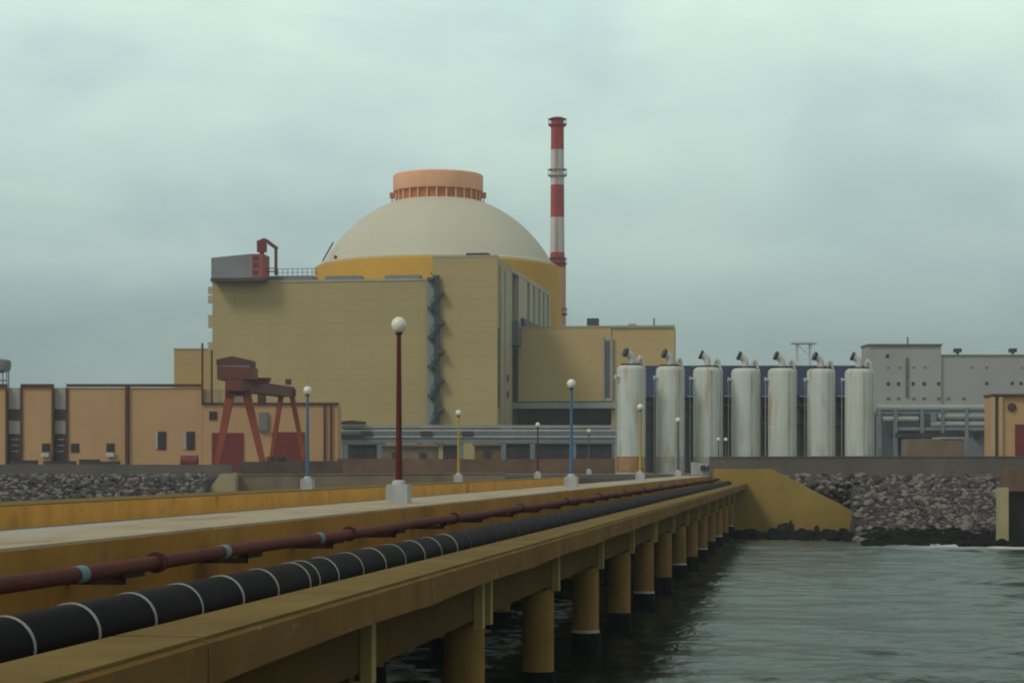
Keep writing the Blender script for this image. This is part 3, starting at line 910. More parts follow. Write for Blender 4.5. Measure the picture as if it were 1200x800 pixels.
# striped stack behind the dome
YC = 430
CH = Vector((PX(653.2, YC), YC, GZ))
ch = thing('chimney', CH, 'tall slim chimney striped red and white beside the dome', 'chimney')
rows = [(138, 142, 'chim_red', 1.25), (142, 176, 'chim_red', 1.36), (176, 217, 'chim_white', 1.38), (217, 255, 'chim_red', 1.42), (255, 296, 'chim_white', 1.45), (296, 314, 'chim_red', 1.5), (314, 560, 'chim_orange', 1.8)]
for i, (a_, b_, m, r_) in enumerate(rows):
    rn = rows[min(i + 1, len(rows) - 1)][3]
    z1, z0 = PZ(a_, YC), max(GZ, PZ(b_, YC))
    MB((0, 0, GZ)).lathe([(rn, z0), (r_, z1)], 28).build('shaft_band', M[m], ch, smooth=True)
for y_, m, rr in ((146, 'chim_red', 1.95), (205, 'chim_white', 2.05), (309, 'crane_dark', 2.0), (368, 'crane_dark', 2.1)):
    z_ = PZ(y_, YC)
    q = MB((0, 0, GZ)).lathe([(1.45, z_ - .55), (rr, z_ - .15), (rr, z_ + .05), (1.45, z_ + .05)], 24)
    for k in range(12):
        a_ = 2 * math.pi * k / 12
        c_, s_ = math.cos(a_) * rr * .97, math.sin(a_) * rr * .97
        q.bar((c_, s_, z_), (c_, s_, z_ + 1.1), .08)
    q.lathe([(rr, z_ + 1.05), (rr, z_ + 1.15), (rr - .08, z_ + 1.15), (rr - .08, z_ + 1.05)], 24)
    q.build('platform', M[m], ch, smooth=True)
q = MB((0, 0, GZ))
for dx in (-.22, .22): q.bar((dx - .3, -1.85, GZ), (dx - .3, -1.5, PZ(148, YC)), .08)
q.build('ladder', M['chim_red'], ch)

# equipment on the olive roof
YR = 325
ro_ = Vector((PX(280, YR), YR, ZLo + .03))
cab = thing('roof_plant_cabin', ro_, 'grey box cabin with a red end on the roof of the olive building', 'cabin', rz=BA)
MB().prism([(-4.1, -1.5, .55), (-4.1, -1.5, 3.75), (2.55, -1.5, 4.3), (2.55, -1.5, .55)], (0, 4, 0)).build('cabin_body', M['box_grey'], cab, bevel=.05)
MB().box(2.56, 4.3, -1.55, 2.6, .4, 4.25).build('end_panel', M['end_red'], cab)
MB().box(-4.2, 4.4, -1.6, 2.7, 0, .52).build('skid', M['clad_dark'], cab)
for z_ in (1.0, 2.2, 3.3): MB().box(2.8, 3.6, -1.6, -1.552, z_, z_ + .6).build('vent', M['crane_dark'], cab)
jb = Vector((PX(315, YR), YR + .6, ZLo + 1.15))
jib = thing('jib_crane', jb, 'dark red jib crane on the roof beside the grey cabin', 'crane', rz=BA)
MB().bar((1.1, 0, 0), (1.1, 0, 4.3), .42).build('mast', M['crane_red'], jib)
q = MB().bar((1.3, 0, 4.2), (-.6, 0, 5.6), .55).bar((-.6, 0, 5.6), (-1.9, 0, 5.1), .7)
q.build('boom', M['crane_red'], jib)
q = MB().box(-1.9, -.5, -.5, .5, 3.7, 5.1).box(-1.5, -.9, -.4, .4, .0, 3.7)
q.build('winch', M['door_red'], jib)
q = MB().bar((-1.2, 0, .6), (1.1, 0, .6), .18).bar((-.9, 0, 1.1), (1.1, 0, 1.1), .14)
q.build('brace', M['crane_red'], jib)

# lower olive wing
v0 = 21.0
WO = B(.3, v0, GZ)
wing = thing('annex_building', WO, 'lower olive annex with paired pale pipes beside the tall tower', 'building', rz=BA)
def WM(): return MB((0, 0, GZ))
def wu(px):
    k = (px - 600) / F
    return (k * WO.y - WO.x) / (JC + JS * k)
zw = PZ(386, 344)
WM().box(0, wu(716), 0, 24, 16.4, zw).build('wall', M['clad_wing'], wing)
WM().box(wu(716) + .02, wu(790), .25, 4, GZ, zw - .05).build('end_wall', M['clad_wing'], wing)
WM().box(0, wu(716), .9, 24, GZ, 16.38).build('base_wall', M['shed_dark'], wing)
WM().box(-1.3, wu(723), -.9, .88, 15.2, 16.2).build('ledge', M['pale_pipe'], wing)
for p0, p1 in ((706.5, 708.5), (715.5, 718)):
    WM().box(wu(p0), wu(p1), -.35, -.003, 16.4, zw - 1.6).build('pipe', M['pale_pipe'], wing)
WM().box(wu(709.5), wu(714.5), -.06, -.003, 17, zw - 2.2).build('louvre', M['louvre_grey'], wing)
WM().box(-.05, wu(790) + .05, -.08, .6, zw + .003, zw + .28).build('roof_edge', M['clad_pale'], wing)
WM().box(wu(687), wu(700), 1, 3, zw + .29, zw + 1.6).build('roof_box', M['stair'], wing)
WM().bar((wu(766), 1, zw + .29), (wu(766), 1, zw + 1.5), .25).build('roof_post', M['louvre_grey'], wing)
WM().box(wu(736), wu(745), .5, 1.6, zw + .29, zw + .6).build('roof_box', M['clad_pale'], wing)

# block behind on the far side
YB = 345
bo = (PX(226, YB), YB, GZ)
bb = thing('back_block', bo, 'plain yellow block rising behind the long yellow building', 'building')
MB(bo).box(PX(204, YB), PX(262, YB), YB, YB + 20, GZ, PZ(409.5, YB)).build('wall', M['clad_yellow'], bb)
MB(bo).box(PX(204, YB) - .1, PX(262, YB), YB - .1, YB + .6, PZ(409.5, YB) + .003, PZ(408, YB)).build('roof_edge', M['clad_pale'], bb)

# ---------------------------------------------------------------- long yellow building
YY_ = 260
lo = (PX(200, YY_), YY_, GZ)
lb = thing('workshop_building', lo, 'long low yellow building with dark red trim, bays and pilasters', 'building')
def LX(px): return PX(px, YY_)
def LZ(py): return PZ(py, YY_)
def LM(): return MB(lo)
zt = LZ(454)
LM().box(LX(-120), LX(7), YY_, YY_ + 22, GZ, zt).build('wall', M['ylw_wall'], lb)
LM().box(LX(25), LX(62), YY_, YY_ + 22, GZ, zt).build('wall', M['ylw_wall'], lb)
LM().box(LX(78.5), LX(147), YY_, YY_ + 22, GZ, zt).build('wall', M['ylw_wall'], lb)
LM().box(LX(151.5), LX(237), YY_, YY_ + 22, GZ, zt).build('wall', M['ylw_wall'], lb)
LM().box(LX(237) + .02, LX(396), YY_ + .03, YY_ + 5, GZ, LZ(474)).build('wall', M['ylw_wall'], lb)
LM().box(LX(237) + .02, LX(264), YY_ + .5, YY_ + 21, LZ(474) + .02, LZ(456)).build('wall', M['ylw_pale'], lb)
LM().box(LX(147) + .02, LX(151) , YY_ - .35, YY_ + 1, GZ, zt + .1).build('pilaster', M['trim'], lb)
for a_, b_ in ((-120, 8), (24.5, 62.5), (78, 237)):
    LM().box(LX(a_), LX(b_), YY_ - .25, YY_ + .5, zt + .003 + (.1 if a_ == 78 else 0), zt + .45).build('roof_trim', M['trim'], lb)
LM().box(LX(237), LX(397), YY_ - .2, YY_ + .5, LZ(474) + .003, LZ(471.5)).build('roof_trim', M['trim'], lb)
for px in (8, 25, 62, 78.5):
    LM().box(LX(px) - .14, LX(px) + .14, YY_ - .22, YY_ - .003, GZ, zt).build('corner_trim', M['trim'], lb)
for a_, b_ in ((8.8, 23.8), (63.2, 77.3)):
    LM().box(LX(a_), LX(b_), YY_ + .6, YY_ + 20, LZ(479), zt).build('bay_panel', M['white_wall'], lb)
    LM().box(LX(a_), LX(b_), YY_ + .5, YY_ + 20, LZ(492), LZ(479) - .01).build('bay_louvre', M['louv_dark'], lb)
    LM().box(LX(a_), LX(b_), YY_ + .6, YY_ + 20, LZ(508), LZ(492) - .01).build('bay_panel', M['white_wall'], lb)
    f = LM().box(LX(a_), LX(b_), YY_ + .5, YY_ + 20, GZ, LZ(508) - .01).build('bay_louvre', M['louv_dark'], lb)
    for py in (514, 521, 528):
        LM().box(LX(a_ + 3), LX(b_ - 3), YY_ + .4, YY_ + .495, LZ(py + 1), LZ(py)).build('slat', M['white_wall'], f)
for px in (237.5, 248.5):
    LM().tube([(LX(px), YY_ - .25, LZ(474)), (LX(px), YY_ - .25, LZ(402 if px < 240 else 410))], .13, 8).build('downpipe', M['trim'], lb, smooth=True)
for px in (380.5, 388):
    LM().tube([(LX(px), YY_ - .18, GZ), (LX(px), YY_ - .18, LZ(474))], .13, 8).build('downpipe', M['trim'], lb, smooth=True)
def window(x0, x1, y0, y1, sill=None, panes=1):
    f = LM().box(LX(x0) - .08, LX(x1) + .08, YY_ - .10, YY_ - .003, LZ(y1) - .08, LZ(y0) + .08).build('window', M['trim'], lb)
    hh = (LZ(y0) - LZ(y1)) / panes
    for k in range(panes):
        LM().box(LX(x0), LX(x1), YY_ - .13, YY_ - .103, LZ(y1) + hh * k + .07, LZ(y1) + hh * (k + 1) - .07).build('pane', M['window'], f)
for px in (190, 223.5): 
    window(px - 4, px + 4, 506, 526, panes=2)
    LM().box(LX(px - 9), LX(px - 5.2), YY_ - .12, YY_ - .003, LZ(526), LZ(507)).build('shutter', M['white_wall'], lb)
for px in (54, 88, 129.5): window(px - 4, px + 4, 520, 529)
window(246, 253.5, 482.5, 491)
for px in (54, 130): LM().box(LX(px - 4.5), LX(px + 4.5), YY_ - .8, YY_ - .15, LZ(535), LZ(530)).build('air_conditioner', M['ac_white'], lb, bevel=.03)
LM().box(LX(248.5), LX(285), YY_ - .16, YY_ + .02, GZ, LZ(507)).build('door', M['door_red'], lb)
LM().box(LX(319), LX(357), YY_ - .16, YY_ + .02, GZ, LZ(506)).build('door', M['door_red'], lb)
LM().box(LX(304), LX(314), YY_ - .4, YY_ + .02, LZ(505), LZ(483)).build('hoist_panel', M['steel_grey'], lb)

# low things standing before it
td = (PX(222, 235), 235, GZ)
q = MB(td).tube([(td[0] - .95, 235, GZ + 1.25), (td[0] + .95, 235, GZ + 1.25)], [.8, .8], 20)
dr = thing('oil_tank', td, 'small dark red tank on legs beside the red door of the yellow building', 'tank')
q.build('tank_body', M['door_red'], dr, smooth=True)
MB(td).box(td[0] - .8, td[0] + .8, 234.6, 235.4, GZ, GZ + .6).build('cradle', M['crane_dark'], dr)
for i, (px, Y, wd, hh, lab) in enumerate(((70, 240, 3.6, 1.3, 'dark stack of covered crates under the small square windows'), (105, 242, 2.2, 1.5, 'narrow dark crate between two small square windows'), (123, 240, 3.2, 1.25, 'dark crate stack just left of the dark red pilaster'), (28, 241, 3.0, 1.4, 'dark crates in front of the first louvred bay'))):
    lab = lab.replace('just left of', 'close to')
    p = (PX(px, Y), Y, GZ)
    c_ = thing('crate', p, lab, 'crate', 'crates by the yellow building')
    MB().box(-wd / 2, wd / 2, -.7, .7, .14, hh).build('crate_body', M['crate'], c_, bevel=.04)
    for dx in (-wd * .35, wd * .35): MB().box(dx - .15, dx + .15, -.72, .72, 0, .135).build('skid', M['wood'], c_)
    MB().box(-wd / 2 - .05, wd / 2 + .05, -.75, .75, hh + .003, hh + .1).build('lid', M['louv_dark'], c_)

# ---------------------------------------------------------------- gantry crane
GO = Vector((PX(284, 232), 232, GZ))
gc = thing('gantry_crane', GO, 'rusty red gantry crane on two A-shaped leg frames', 'crane')
def GM(): return MB(GO)
Y1, Y2 = 232, 252
def gx(px, Y): return PX(px, Y)
def frame(Y, tops, feet, ytop, w0, w1):
    for tx, fx in zip(tops, feet):
        a_ = Vector((gx(fx, Y), Y, GZ + .35)); b_ = Vector((gx(tx, Y), Y, PZ(ytop, Y)))
        q = GM()
        u = Vector((1, 0, 0)); v = Vector((0, 1, 0))
        q.hexa([a_ - u * w0 / 2 - v * .35, a_ + u * w0 / 2 - v * .35, a_ + u * w0 / 2 + v * .35, a_ - u * w0 / 2 + v * .35,
                b_ - u * w1 / 2 - v * .45, b_ + u * w1 / 2 - v * .45, b_ + u * w1 / 2 + v * .45, b_ - u * w1 / 2 + v * .45])
        q.build('leg', M['crane_orange'], gc, bevel=.04)
        GM().box(a_.x - 1.0, a_.x + 1.0, Y - .5, Y + .5, GZ, GZ + .75).build('bogie', M['crane_dark'], gc, bevel=.05)
    m = .42
    xa = gx(feet[0] + (tops[0] - feet[0]) * m, Y); xb = gx(feet[1] + (tops[1] - feet[1]) * m, Y)
frame(Y1, (270, 289), (253, 310), 461, .6, .95)
frame(Y2, (330, 341.5), (316, 359), 460, .45, .6)
# girder runs from the near frame back to the far frame
ga, gb = Vector((gx(277, Y1), Y1 - 2.2, PZ(452, Y1))), Vector((gx(335.5, Y2), Y2 + .6, PZ(459, Y2)))
dg = (gb - ga); dg.z = 0
GM().bar(ga, gb, 2.0, 1.25).build('girder', M['crane_red'], gc, bevel=.05)
for (px, Y, zz, ww) in ((279.5, Y1, 455, 2.9), (336, Y2, 460, 2.2)):
    GM().box(gx(px, Y) - ww / 2, gx(px, Y) + ww / 2, Y - .6, Y + .6, PZ(464, Y), PZ(456, Y)).build('head_beam', M['crane_red'], gc, bevel=.04)
q = GM()
q.hexa([(gx(257, Y1), Y1 - 1.8, PZ(445, Y1)), (gx(299, Y1), Y1 - 1.8, PZ(445, Y1)), (gx(299, Y1), Y1 + 2.6, PZ(445, Y1)), (gx(257, Y1), Y1 + 2.6, PZ(445, Y1)),
        (gx(257, Y1), Y1 - 1.8, PZ(430, Y1)), (gx(299, Y1), Y1 - 1.8, PZ(431, Y1)), (gx(299, Y1), Y1 + 2.6, PZ(431, Y1)), (gx(257, Y1), Y1 + 2.6, PZ(430, Y1))])
q.build('trolley', M['crane_red'], gc, bevel=.05)
q = GM().prism([(gx(256, Y1), Y1 - 1.6, PZ(429, Y1)), (gx(297, Y1), Y1 - 1.6, PZ(430, Y1)), (gx(297, Y1), Y1 - 1.6, PZ(423, Y1)), (gx(274, Y1), Y1 - 1.6, PZ(418, Y1)), (gx(256, Y1), Y1 - 1.6, PZ(422, Y1))], (0, 3.8, 0))
q.build('trolley_house', M['crane_dark'], gc, bevel=.05)
GM().box(gx(259, Y1), gx(295, Y1), Y1 - 1.75, Y1 + 2.4, PZ(431, Y1) - .02, PZ(429, Y1)).build('trolley_rail', M['steel_grey'], gc)
GM().prism([(gx(290, Y1 + 3), Y1 + 3, PZ(441, Y1)), (gx(316, Y1 + 3), Y1 + 3, PZ(441, Y1)), (gx(313, Y1 + 3), Y1 + 3, PZ(447, Y1)), (gx(290, Y1 + 3), Y1 + 3, PZ(449, Y1))], (0, 2, 0)).build('side_platform', M['crane_red'], gc)
GM().box(gx(335, Y2), gx(341, Y2), Y2 - .6, Y2 + .6, PZ(450.5, Y2), PZ(444, Y2)).build('floodlight', M['crane_dark'], gc)
GM().box(gx(303, Y2), gx(312, Y2), Y2 - 1, Y2, PZ(475, Y2), PZ(462, Y2)).build('hook_block', M['crane_dark'], gc)

# ---------------------------------------------------------------- bushes
def bush(x, y, r, h, m, label, n=900):
    t_ = thing('shrub', (x, y, GZ), label, 'shrub', 'shrubs under the gantry crane')
    q = MB()
    lobes = [(random.uniform(-.6, .6) * r, random.uniform(-.5, .5) * r, random.uniform(.35, .75) * h, random.uniform(.35, .6)) for _ in range(9)]
    for k in range(n):
        lx, ly, lz, lr = random.choice(lobes)
        d_ = Vector((random.gauss(0, 1), random.gauss(0, 1), random.gauss(0, 1))).normalized() * random.random() ** .4
        p = Vector((lx + d_.x * lr * r, ly + d_.y * lr * r, max(.05, lz + d_.z * lr * h * .6)))
        a_ = Vector((random.gauss(0, 1), random.gauss(0, 1), random.gauss(0, 1))).normalized() * random.uniform(.09, .17)
        b_ = a_.cross(Vector((random.gauss(0, 1), random.gauss(0, 1), random.gauss(0, 1)))).normalized() * .08
        vs = [q._v(p + a_), q._v(p + b_), q._v(p - a_), q._v(p - b_)]
        q.bm.faces.new(vs)
    q.build('foliage', m, t_)
    q = MB()
    for k in range(4): q.tube([(0, 0, 0), (random.uniform(-.4, .4) * r, random.uniform(-.3, .3) * r, h * .6)], [.05, .02], 5)
    q.build('stem', M['wood'], t_)
for px, Y, r, h, m, lab in ((322, 222, 1.5, 2.0, 'leaf', 'green brown shrub between the two leg frames of the gantry crane'), (341, 221, 1.1, 1.5, 'leaf2', 'low dark shrub at the foot of the far gantry crane leg')):
    bush(PX(px, Y), Y, r, h, M[m], lab)

# ---------------------------------------------------------------- pipe bridge before the olive block
YP = 285
pr0 = (PX(560, YP), YP, GZ)
pr = thing('pipe_bridge', pr0, 'blue grey pipe bridge on posts in front of the olive building', 'pipe bridge')
def PM(): return MB(pr0)
def X_(px): return PX(px, YP)
def Z_(py): return PZ(py, YP)
PM().box(X_(399), X_(724), YP - .6, YP + .6, Z_(501.5), Z_(498)).build('top_chord', M['pale_pipe'], pr)
PM().box(X_(399), X_(724), YP - .62, YP + .6, Z_(519), Z_(514.5)).build('bottom_chord', M['rack_blue'], pr)
PM().box(X_(399), X_(588), YP + .1, YP + .5, Z_(514.4), Z_(501.6)).build('side_panel', M['rack_blue'], pr)
PM().box(X_(588), X_(724), YP + .3, YP + .5, Z_(514.4), Z_(507)).build('side_panel', M['rack_dark'], pr)
for py, r_, m in ((505, .28, 'pale_pipe'), (508.5, .22, 'rack_blue'), (512, .25, 'pale_pipe')):
    PM().tube([(X_(399), YP - .35, Z_(py)), (X_(724), YP - .35, Z_(py))], r_, 10).build('pipe', M[m], pr, smooth=True)
for px in (405, 445, 492, 540, 590, 624, 672, 720):
    PM().box(X_(px) - .35, X_(px) + .35, YP - .55, YP + .55, GZ, Z_(519) - .01).build('post', M['rack_blue'], pr)
for px in (430, 500, 548): PM().box(X_(px) - .8, X_(px) + .8, YP - .7, YP + .05, Z_(511), Z_(505)).build('junction_box', M['louv_dark'], pr)
PM().prism([(X_(399), YP - 1.2, Z_(497)), (X_(428), YP - 1.2, Z_(497)), (X_(428), YP - 1.2, Z_(494)), (X_(413), YP - 1.2, Z_(492.5)), (X_(399), YP - 1.2, Z_(494))], (0, 3, 0)).build('canopy', M['rack_dark'], pr)
PM().box(X_(399), X_(428), YP - 1.0, YP - .7, Z_(512), Z_(508)).build('canopy_fascia', M['rack_dark'], pr)
# low plant rooms beneath and behind it
for i, (p0, p1, y1, Y, m, lab) in enumerate(((401, 447, 521, 296, 'rack_dark', 'dark plant room under the end of the pipe bridge by the yellow building'),
        (448, 512, 523, 250, 'tan_wall', 'tan hut with a dark doorway in front of the pipe bridge'),
        (519, 536, 522, 298, 'rack_dark', 'dark narrow plant room below the escape stair'),
        (556, 587, 522, 262, 'brown_wall', 'brown brick hut beside the yellow lamp post'),
        (588, 722, 520, 298, 'rack_dark', 'long dark plant room under the olive annex'))):
    p = (PX((p0 + p1) / 2, Y), Y, GZ)
    h_ = thing('plant_room' if m == 'rack_dark' else 'hut', p, lab, 'hut')
    zz = PZ(y1, Y)
    MB(p).box(PX(p0, Y), PX(p1, Y), Y, Y + 6, GZ, zz).build('wall', M[m], h_)
    MB(p).box(PX(p0, Y) - .25, PX(p1, Y) + .25, Y - .4, Y + 6.2, zz + .003, zz + .28).build('roof', M['tan_wall' if m != 'rack_dark' else 'louvre_grey'], h_)
    nn = max(1, int((p1 - p0) / 22))
    for k in range(nn):
        xa = PX(p0 + (p1 - p0) * (k + .35) / nn, Y); xb = PX(p0 + (p1 - p0) * (k + .62) / nn, Y)
        MB(p).box(xa, xb, Y - .08, Y - .003, GZ + (.0 if m != 'rack_dark' else 1.0), zz - .7).build('door' if m != 'rack_dark' else 'window', M['louv_dark'], h_)

# ---------------------------------------------------------------- white tanks
YT = 212
def make_tank():
    t_ = thing('silo_tank', (0, 0, 0), 'x', 'tank', 'row of white tanks behind the seawall')
    H, r_ = 10.9, 1.42
    MB().lathe([(r_, 1.75), (r_, H - .5), (r_ * .93, H - .2), (r_ * .72, H), (0, H + .08)], 36).build('shell', M['tank'], t_, smooth=True)
    MB().lathe([(r_ * 1.015, .0), (r_ * 1.015, 1.74)], 36).build('skirt', M['tank_skirt'], t_, smooth=True)
    MB().lathe([(r_ * .74, H - .02), (r_ * .74, H + .14), (r_ * .5, H + .16)], 28).build('top_flange', M['bracket'], t_, smooth=True)
    MB().lathe([(r_ * 1.004, 4.8), (r_ * 1.012, 4.84), (r_ * 1.004, 4.88)], 36).build('weld_seam', M['tank_pipe'], t_, smooth=True)
    # silencer elbow with a dark open mouth
    pth = [(.05, 0, H + .1), (.05, 0, H + .55), (-.02, 0, H + .85), (-.24, 0, H + 1.1), (-.5, 0, H + 1.24)]
    MB().tube(pth, [.36, .34, .35, .37, .43], 18).build('vent_elbow', M['tank_pipe'], t_, smooth=True)
    MB().tube([(-.48, 0, H + 1.23), (-.72, 0, H + 1.34)], [.45, .48], 18).build('vent_mouth', M['mouth'], t_, smooth=True)
    pp = [(.80, 0, H + .05), (.82, 0, H + .55), (.95, 0, H + .80), (1.15, 0, H + .62), (1.30, 0, H + .12), (1.50, 0, H - .35), (1.50, 0, .3)]
    MB().tube(pp, [.14, .2, .26, .22, .12, .1, .1], 10).build('overflow_pipe', M['tank_pipe'], t_, smooth=True)
    q = MB().tube([(-r_ + .1, -.2, H - 1.2), (-r_ - .36, -.2, H - 1.2)], .14, 10)
    q.tube([(-r_ - .30, -.2, H - 1.2), (-r_ - .40, -.2, H - 1.2)], .24, 12)
    q.build('nozzle', M['tank_pipe'], t_, smooth=True)
    MB().tube([(-r_ - .33, -.2, H - 1.3), (-r_ - .33, -.2, .2)], .055, 8).build('drain_pipe', M['pale_pipe'], t_, smooth=True)
    q = MB()
    for dx in (-.2, .2): q.bar((dx + .5, -r_ - .16 + .13, .6), (dx + .5, -r_ - .16 + .13, H - .3), .045)
    for z_ in np.arange(.8, H - .4, .42): q.bar((.3, -r_ - .03, z_), (.7, -r_ - .03, z_), .03)
    for z_ in np.arange(1.2, H - .4, 3.0):
        for dx in (.3, .7): q.bar((dx, -r_ * .96, z_), (dx, -r_ + .02 - .1, z_), .04)
    q.build('ladder', M['tank_pipe'], t_)
    MB().lathe([(r_ * 1.12, -.02), (r_ * 1.12, .12)], 28).build('foundation', M['plinth'], t_)
    return t_
tank0 = make_tank()
tlab = ['white tank with rusty brown skirt, first in the row beside the olive annex', 'white tank with rust stained top, second from the rusty skirted tank',
        'white tank behind the end of the jetty, third from the rusty skirted tank', 'white tank in the middle of the row, three tanks from either end',
        'white tank fifth from the rusty skirted one, with the lattice mast behind it', 'white tank next to the last one by the grey building', 'white tank standing alone against the grey building, last of the row']
for i, px in enumerate((739.5, 785, 828.5, 873, 916, 961.5, 1006)):
    t_ = tank0 if i == 0 else copy_tree(tank0)
    Y = (206, 208, 210, 212, 212, 213, 213)[i]
    t_.location = (PX(px, Y), Y, 4.95)
    t_.scale = (1, 1, 1.0)
    t_.rotation_euler = (0, 0, (.35, .28, -.06, .05, .1, .15, -.05)[i])
    t_['label'] = tlab[i]
for c in tank0.children:
    if c.name.startswith('skirt'):
        c.data = c.data.copy(); c.data.materials[0] = M['tank_rust']; c['label'] = 'rusty brown tank skirt'

# blue shed behind the tanks
YS = 240
s0 = (PX(880, YS), YS, GZ)
sh = thing('open_shed', s0, 'long blue sided open shed behind the row of white tanks', 'shed')
def SMb(): return MB(s0)
SMb().box(PX(757, YS), PX(1013, YS), YS, YS + .25, PZ(464, YS), PZ(429, YS)).build('side_sheeting', M['shed_blue'], sh)
SMb().box(PX(757, YS), PX(1013, YS), YS + .26, YS + 14, PZ(430, YS), PZ(428, YS)).build('roof', M['louvre_grey'], sh)
SMb().box(PX(757, YS), PX(1013, YS), YS + 1.6, YS + 1.9, GZ, PZ(464, YS)).build('back_wall', M['shed_dark'], sh)
for px in range(760, 1015, 22):
    SMb().box(PX(px, YS) - .14, PX(px, YS) + .14, YS + .3, YS + .6, GZ, PZ(464, YS)).build('post', M['rack_dark'], sh)
for py in (474, 495): SMb().box(PX(757, YS), PX(1013, YS), YS + .1, YS + .28, PZ(py + 2, YS), PZ(py, YS)).build('rail', M['rack_dark'], sh)
# lattice mast
mo = (PX(942, 330), 330, GZ)
ms = thing('lattice_mast', mo, 'faint pale lattice mast rising behind the blue shed', 'mast')
q = MB(mo)
zz0, zz1 = GZ, PZ(403, 330)
for dx in (-1.3, 1.3):
    for dy in (-1, 1): q.bar((mo[0] + dx, 330 + dy, zz0), (mo[0] + dx * .8, 330 + dy, zz1), .16)
for k in range(8):
    za, zb_ = zz0 + (zz1 - zz0) * k / 8, zz0 + (zz1 - zz0) * (k + 1) / 8
    q.bar((mo[0] - 1.3, 329, za), (mo[0] + 1.2, 329, zb_), .1); q.bar((mo[0] + 1.3, 329, za), (mo[0] - 1.2, 329, zb_), .1)
    q.bar((mo[0] - 1.3, 329, zb_), (mo[0] + 1.3, 329, zb_), .1)
q.build('mast_frame', M['mast_white'], ms)
MB(mo).box(mo[0] - 2.0, mo[0] + 2.0, 328.5, 331.5, zz1, zz1 + .3).build('mast_platform', M['mast_white'], ms)

# ---------------------------------------------------------------- grey building
YG = 335
g0 = (PX(1110, YG), YG, GZ)
gb_ = thing('office_building', g0, 'wide grey concrete building with rows of tiny windows behind the tanks', 'building')
def G_(): return MB(g0)
def gX(px): return PX(px, YG)
def gZ(py): return PZ(py, YG)
G_().box(gX(1017), gX(1103), YG, YG + 6, GZ, gZ(405)).build('tower_wall', M['grey_wall'], gb_)
G_().box(gX(1103) + .02, gX(1420), YG + .4, YG + 25, GZ, gZ(416)).build('wall', M['grey_wall'], gb_)
G_().box(gX(1016), gX(1104), YG - .3, YG + 6.3, gZ(405) + .003, gZ(403)).build('roof_edge', M['louvre_grey'], gb_)
G_().box(gX(1104) + .05, gX(1420), YG + .15, YG + 25.2, gZ(416) + .003, gZ(415)).build('roof_edge', M['clad_pale'], gb_)
wins = []
for px in (1041, 1053, 1070, 1083, 1100): wins.append((px, 449.5, 2.4, 5))
for px in (1041, 1053, 1071, 1083, 1100, 1112, 1130): wins.append((px, 467, 2.6, 3.6))
for px in (1041, 1054, 1071, 1084, 1140, 1157, 1198): wins.append((px, 430.5, 2.0, 2))
for px in (1157, 1187, 1197): wins.append((px, 449, 2.2, 4.5))
wins.append((1040, 417, 2.6, 5))
for px, py, wd, hh in wins:
    dy = .4 if px > 1103 else 0
    G_().box(gX(px - wd * .75), gX(px + wd * .75), YG + dy - .07, YG + dy - .003, gZ(py + hh * .4), gZ(py - hh * .4)).build('window', M['louvre_grey' if hh < 4 else 'louv_dark'], gb_)
G_().box(gX(1061.5), gX(1064), YG - .25, YG - .003, gZ(465), gZ(419)).build('downpipe', M['louvre_grey'], gb_)
G_().bar((gX(1066.5), YG + 2, gZ(403)), (gX(1066.5), YG + 2, gZ(394)), .22).build('aerial', M['louvre_grey'], gb_)
for px in (1125, 1190): 
    G_().box(gX(px - 4), gX(px + 4), YG + 1.2, YG + 2.6, gZ(412), gZ(407.5)).build('roof_unit', M['louv_dark'], gb_)
    G_().box(gX(px - 1), gX(px + 1), YG + 1.6, YG + 2.2, gZ(415), gZ(412)).build('unit_stand', M['louv_dark'], gb_)

# pipe rack and concrete tank base in front of it
YQ = 290
q0 = (PX(1095, YQ), YQ, GZ)
rk = thing('pipe_rack', q0, 'low rack of pale and blue grey pipes in front of the grey building', 'pipe rack')
def Q_(): return MB(q0)
def qX(px): return PX(px, YQ)
def qZ(py): return PZ(py, YQ)
for py, r_, m, a_, b_ in ((478, .5, 'pale_pipe', 1026, 1163), (491, .42, 'pale_pipe', 1034, 1076), (488, .5, 'pale_pipe', 1099, 1163), (497, .45, 'pale_pipe', 1090, 1163), (484, .3, 'rack_blue', 1026, 1163), (503, .35, 'rack_blue', 1050, 1163)):
    Q_().tube([(qX(a_), YQ, qZ(py)), (qX(b_), YQ, qZ(py))], r_, 12).build('pipe', M[m], rk, smooth=True)
Q_().box(qX(1026), qX(1163), YQ + 3.2, YQ + 3.6, GZ, qZ(481)).build('back_panel', M['louvre_grey'], rk)
Q_().box(qX(1052), qX(1100), YQ - .2, YQ + 2.8, qZ(503), qZ(492)).build('duct', M['stair'], rk)
Q_().box(qX(1090), qX(1097), YQ - .4, YQ + 1, qZ(500), qZ(483)).build('duct', M['rack_blue'], rk)
Q_().box(qX(1048), qX(1128), YQ - .6, YQ + 3, qZ(513), qZ(507)).build('tray', M['rack_dark'], rk)
Q_().box(qX(1146), qX(1162), YQ + 1, YQ + 3, GZ, qZ(500)).build('back_panel', M['rack_blue'], rk)
for px in (1030, 1049, 1080, 1104, 1132, 1158): Q_().box(qX(px) - .25, qX(px) + .25, YQ - .5, YQ + .5, GZ, qZ(478)).build('post', M['rack_blue'], rk)
YK = 262
k0 = (PX(1100, YK), YK, GZ)
cb = thing('concrete_basin', k0, 'low pale concrete basin below the pipe rack and behind the seawall', 'basin')
MB(k0).box(PX(1065, YK), PX(1130, YK), YK, YK + 5, GZ, PZ(514, YK)).build('basin_wall', M['tan_wall'], cb)
MB(k0).box(PX(1102, YK), PX(1130.5, YK), YK - .1, YK + 5.1, PZ(514, YK) + .003, PZ(512, YK)).build('rim', M['white_wall'], cb)
vo = (PX(1143, 255), 255, GZ)
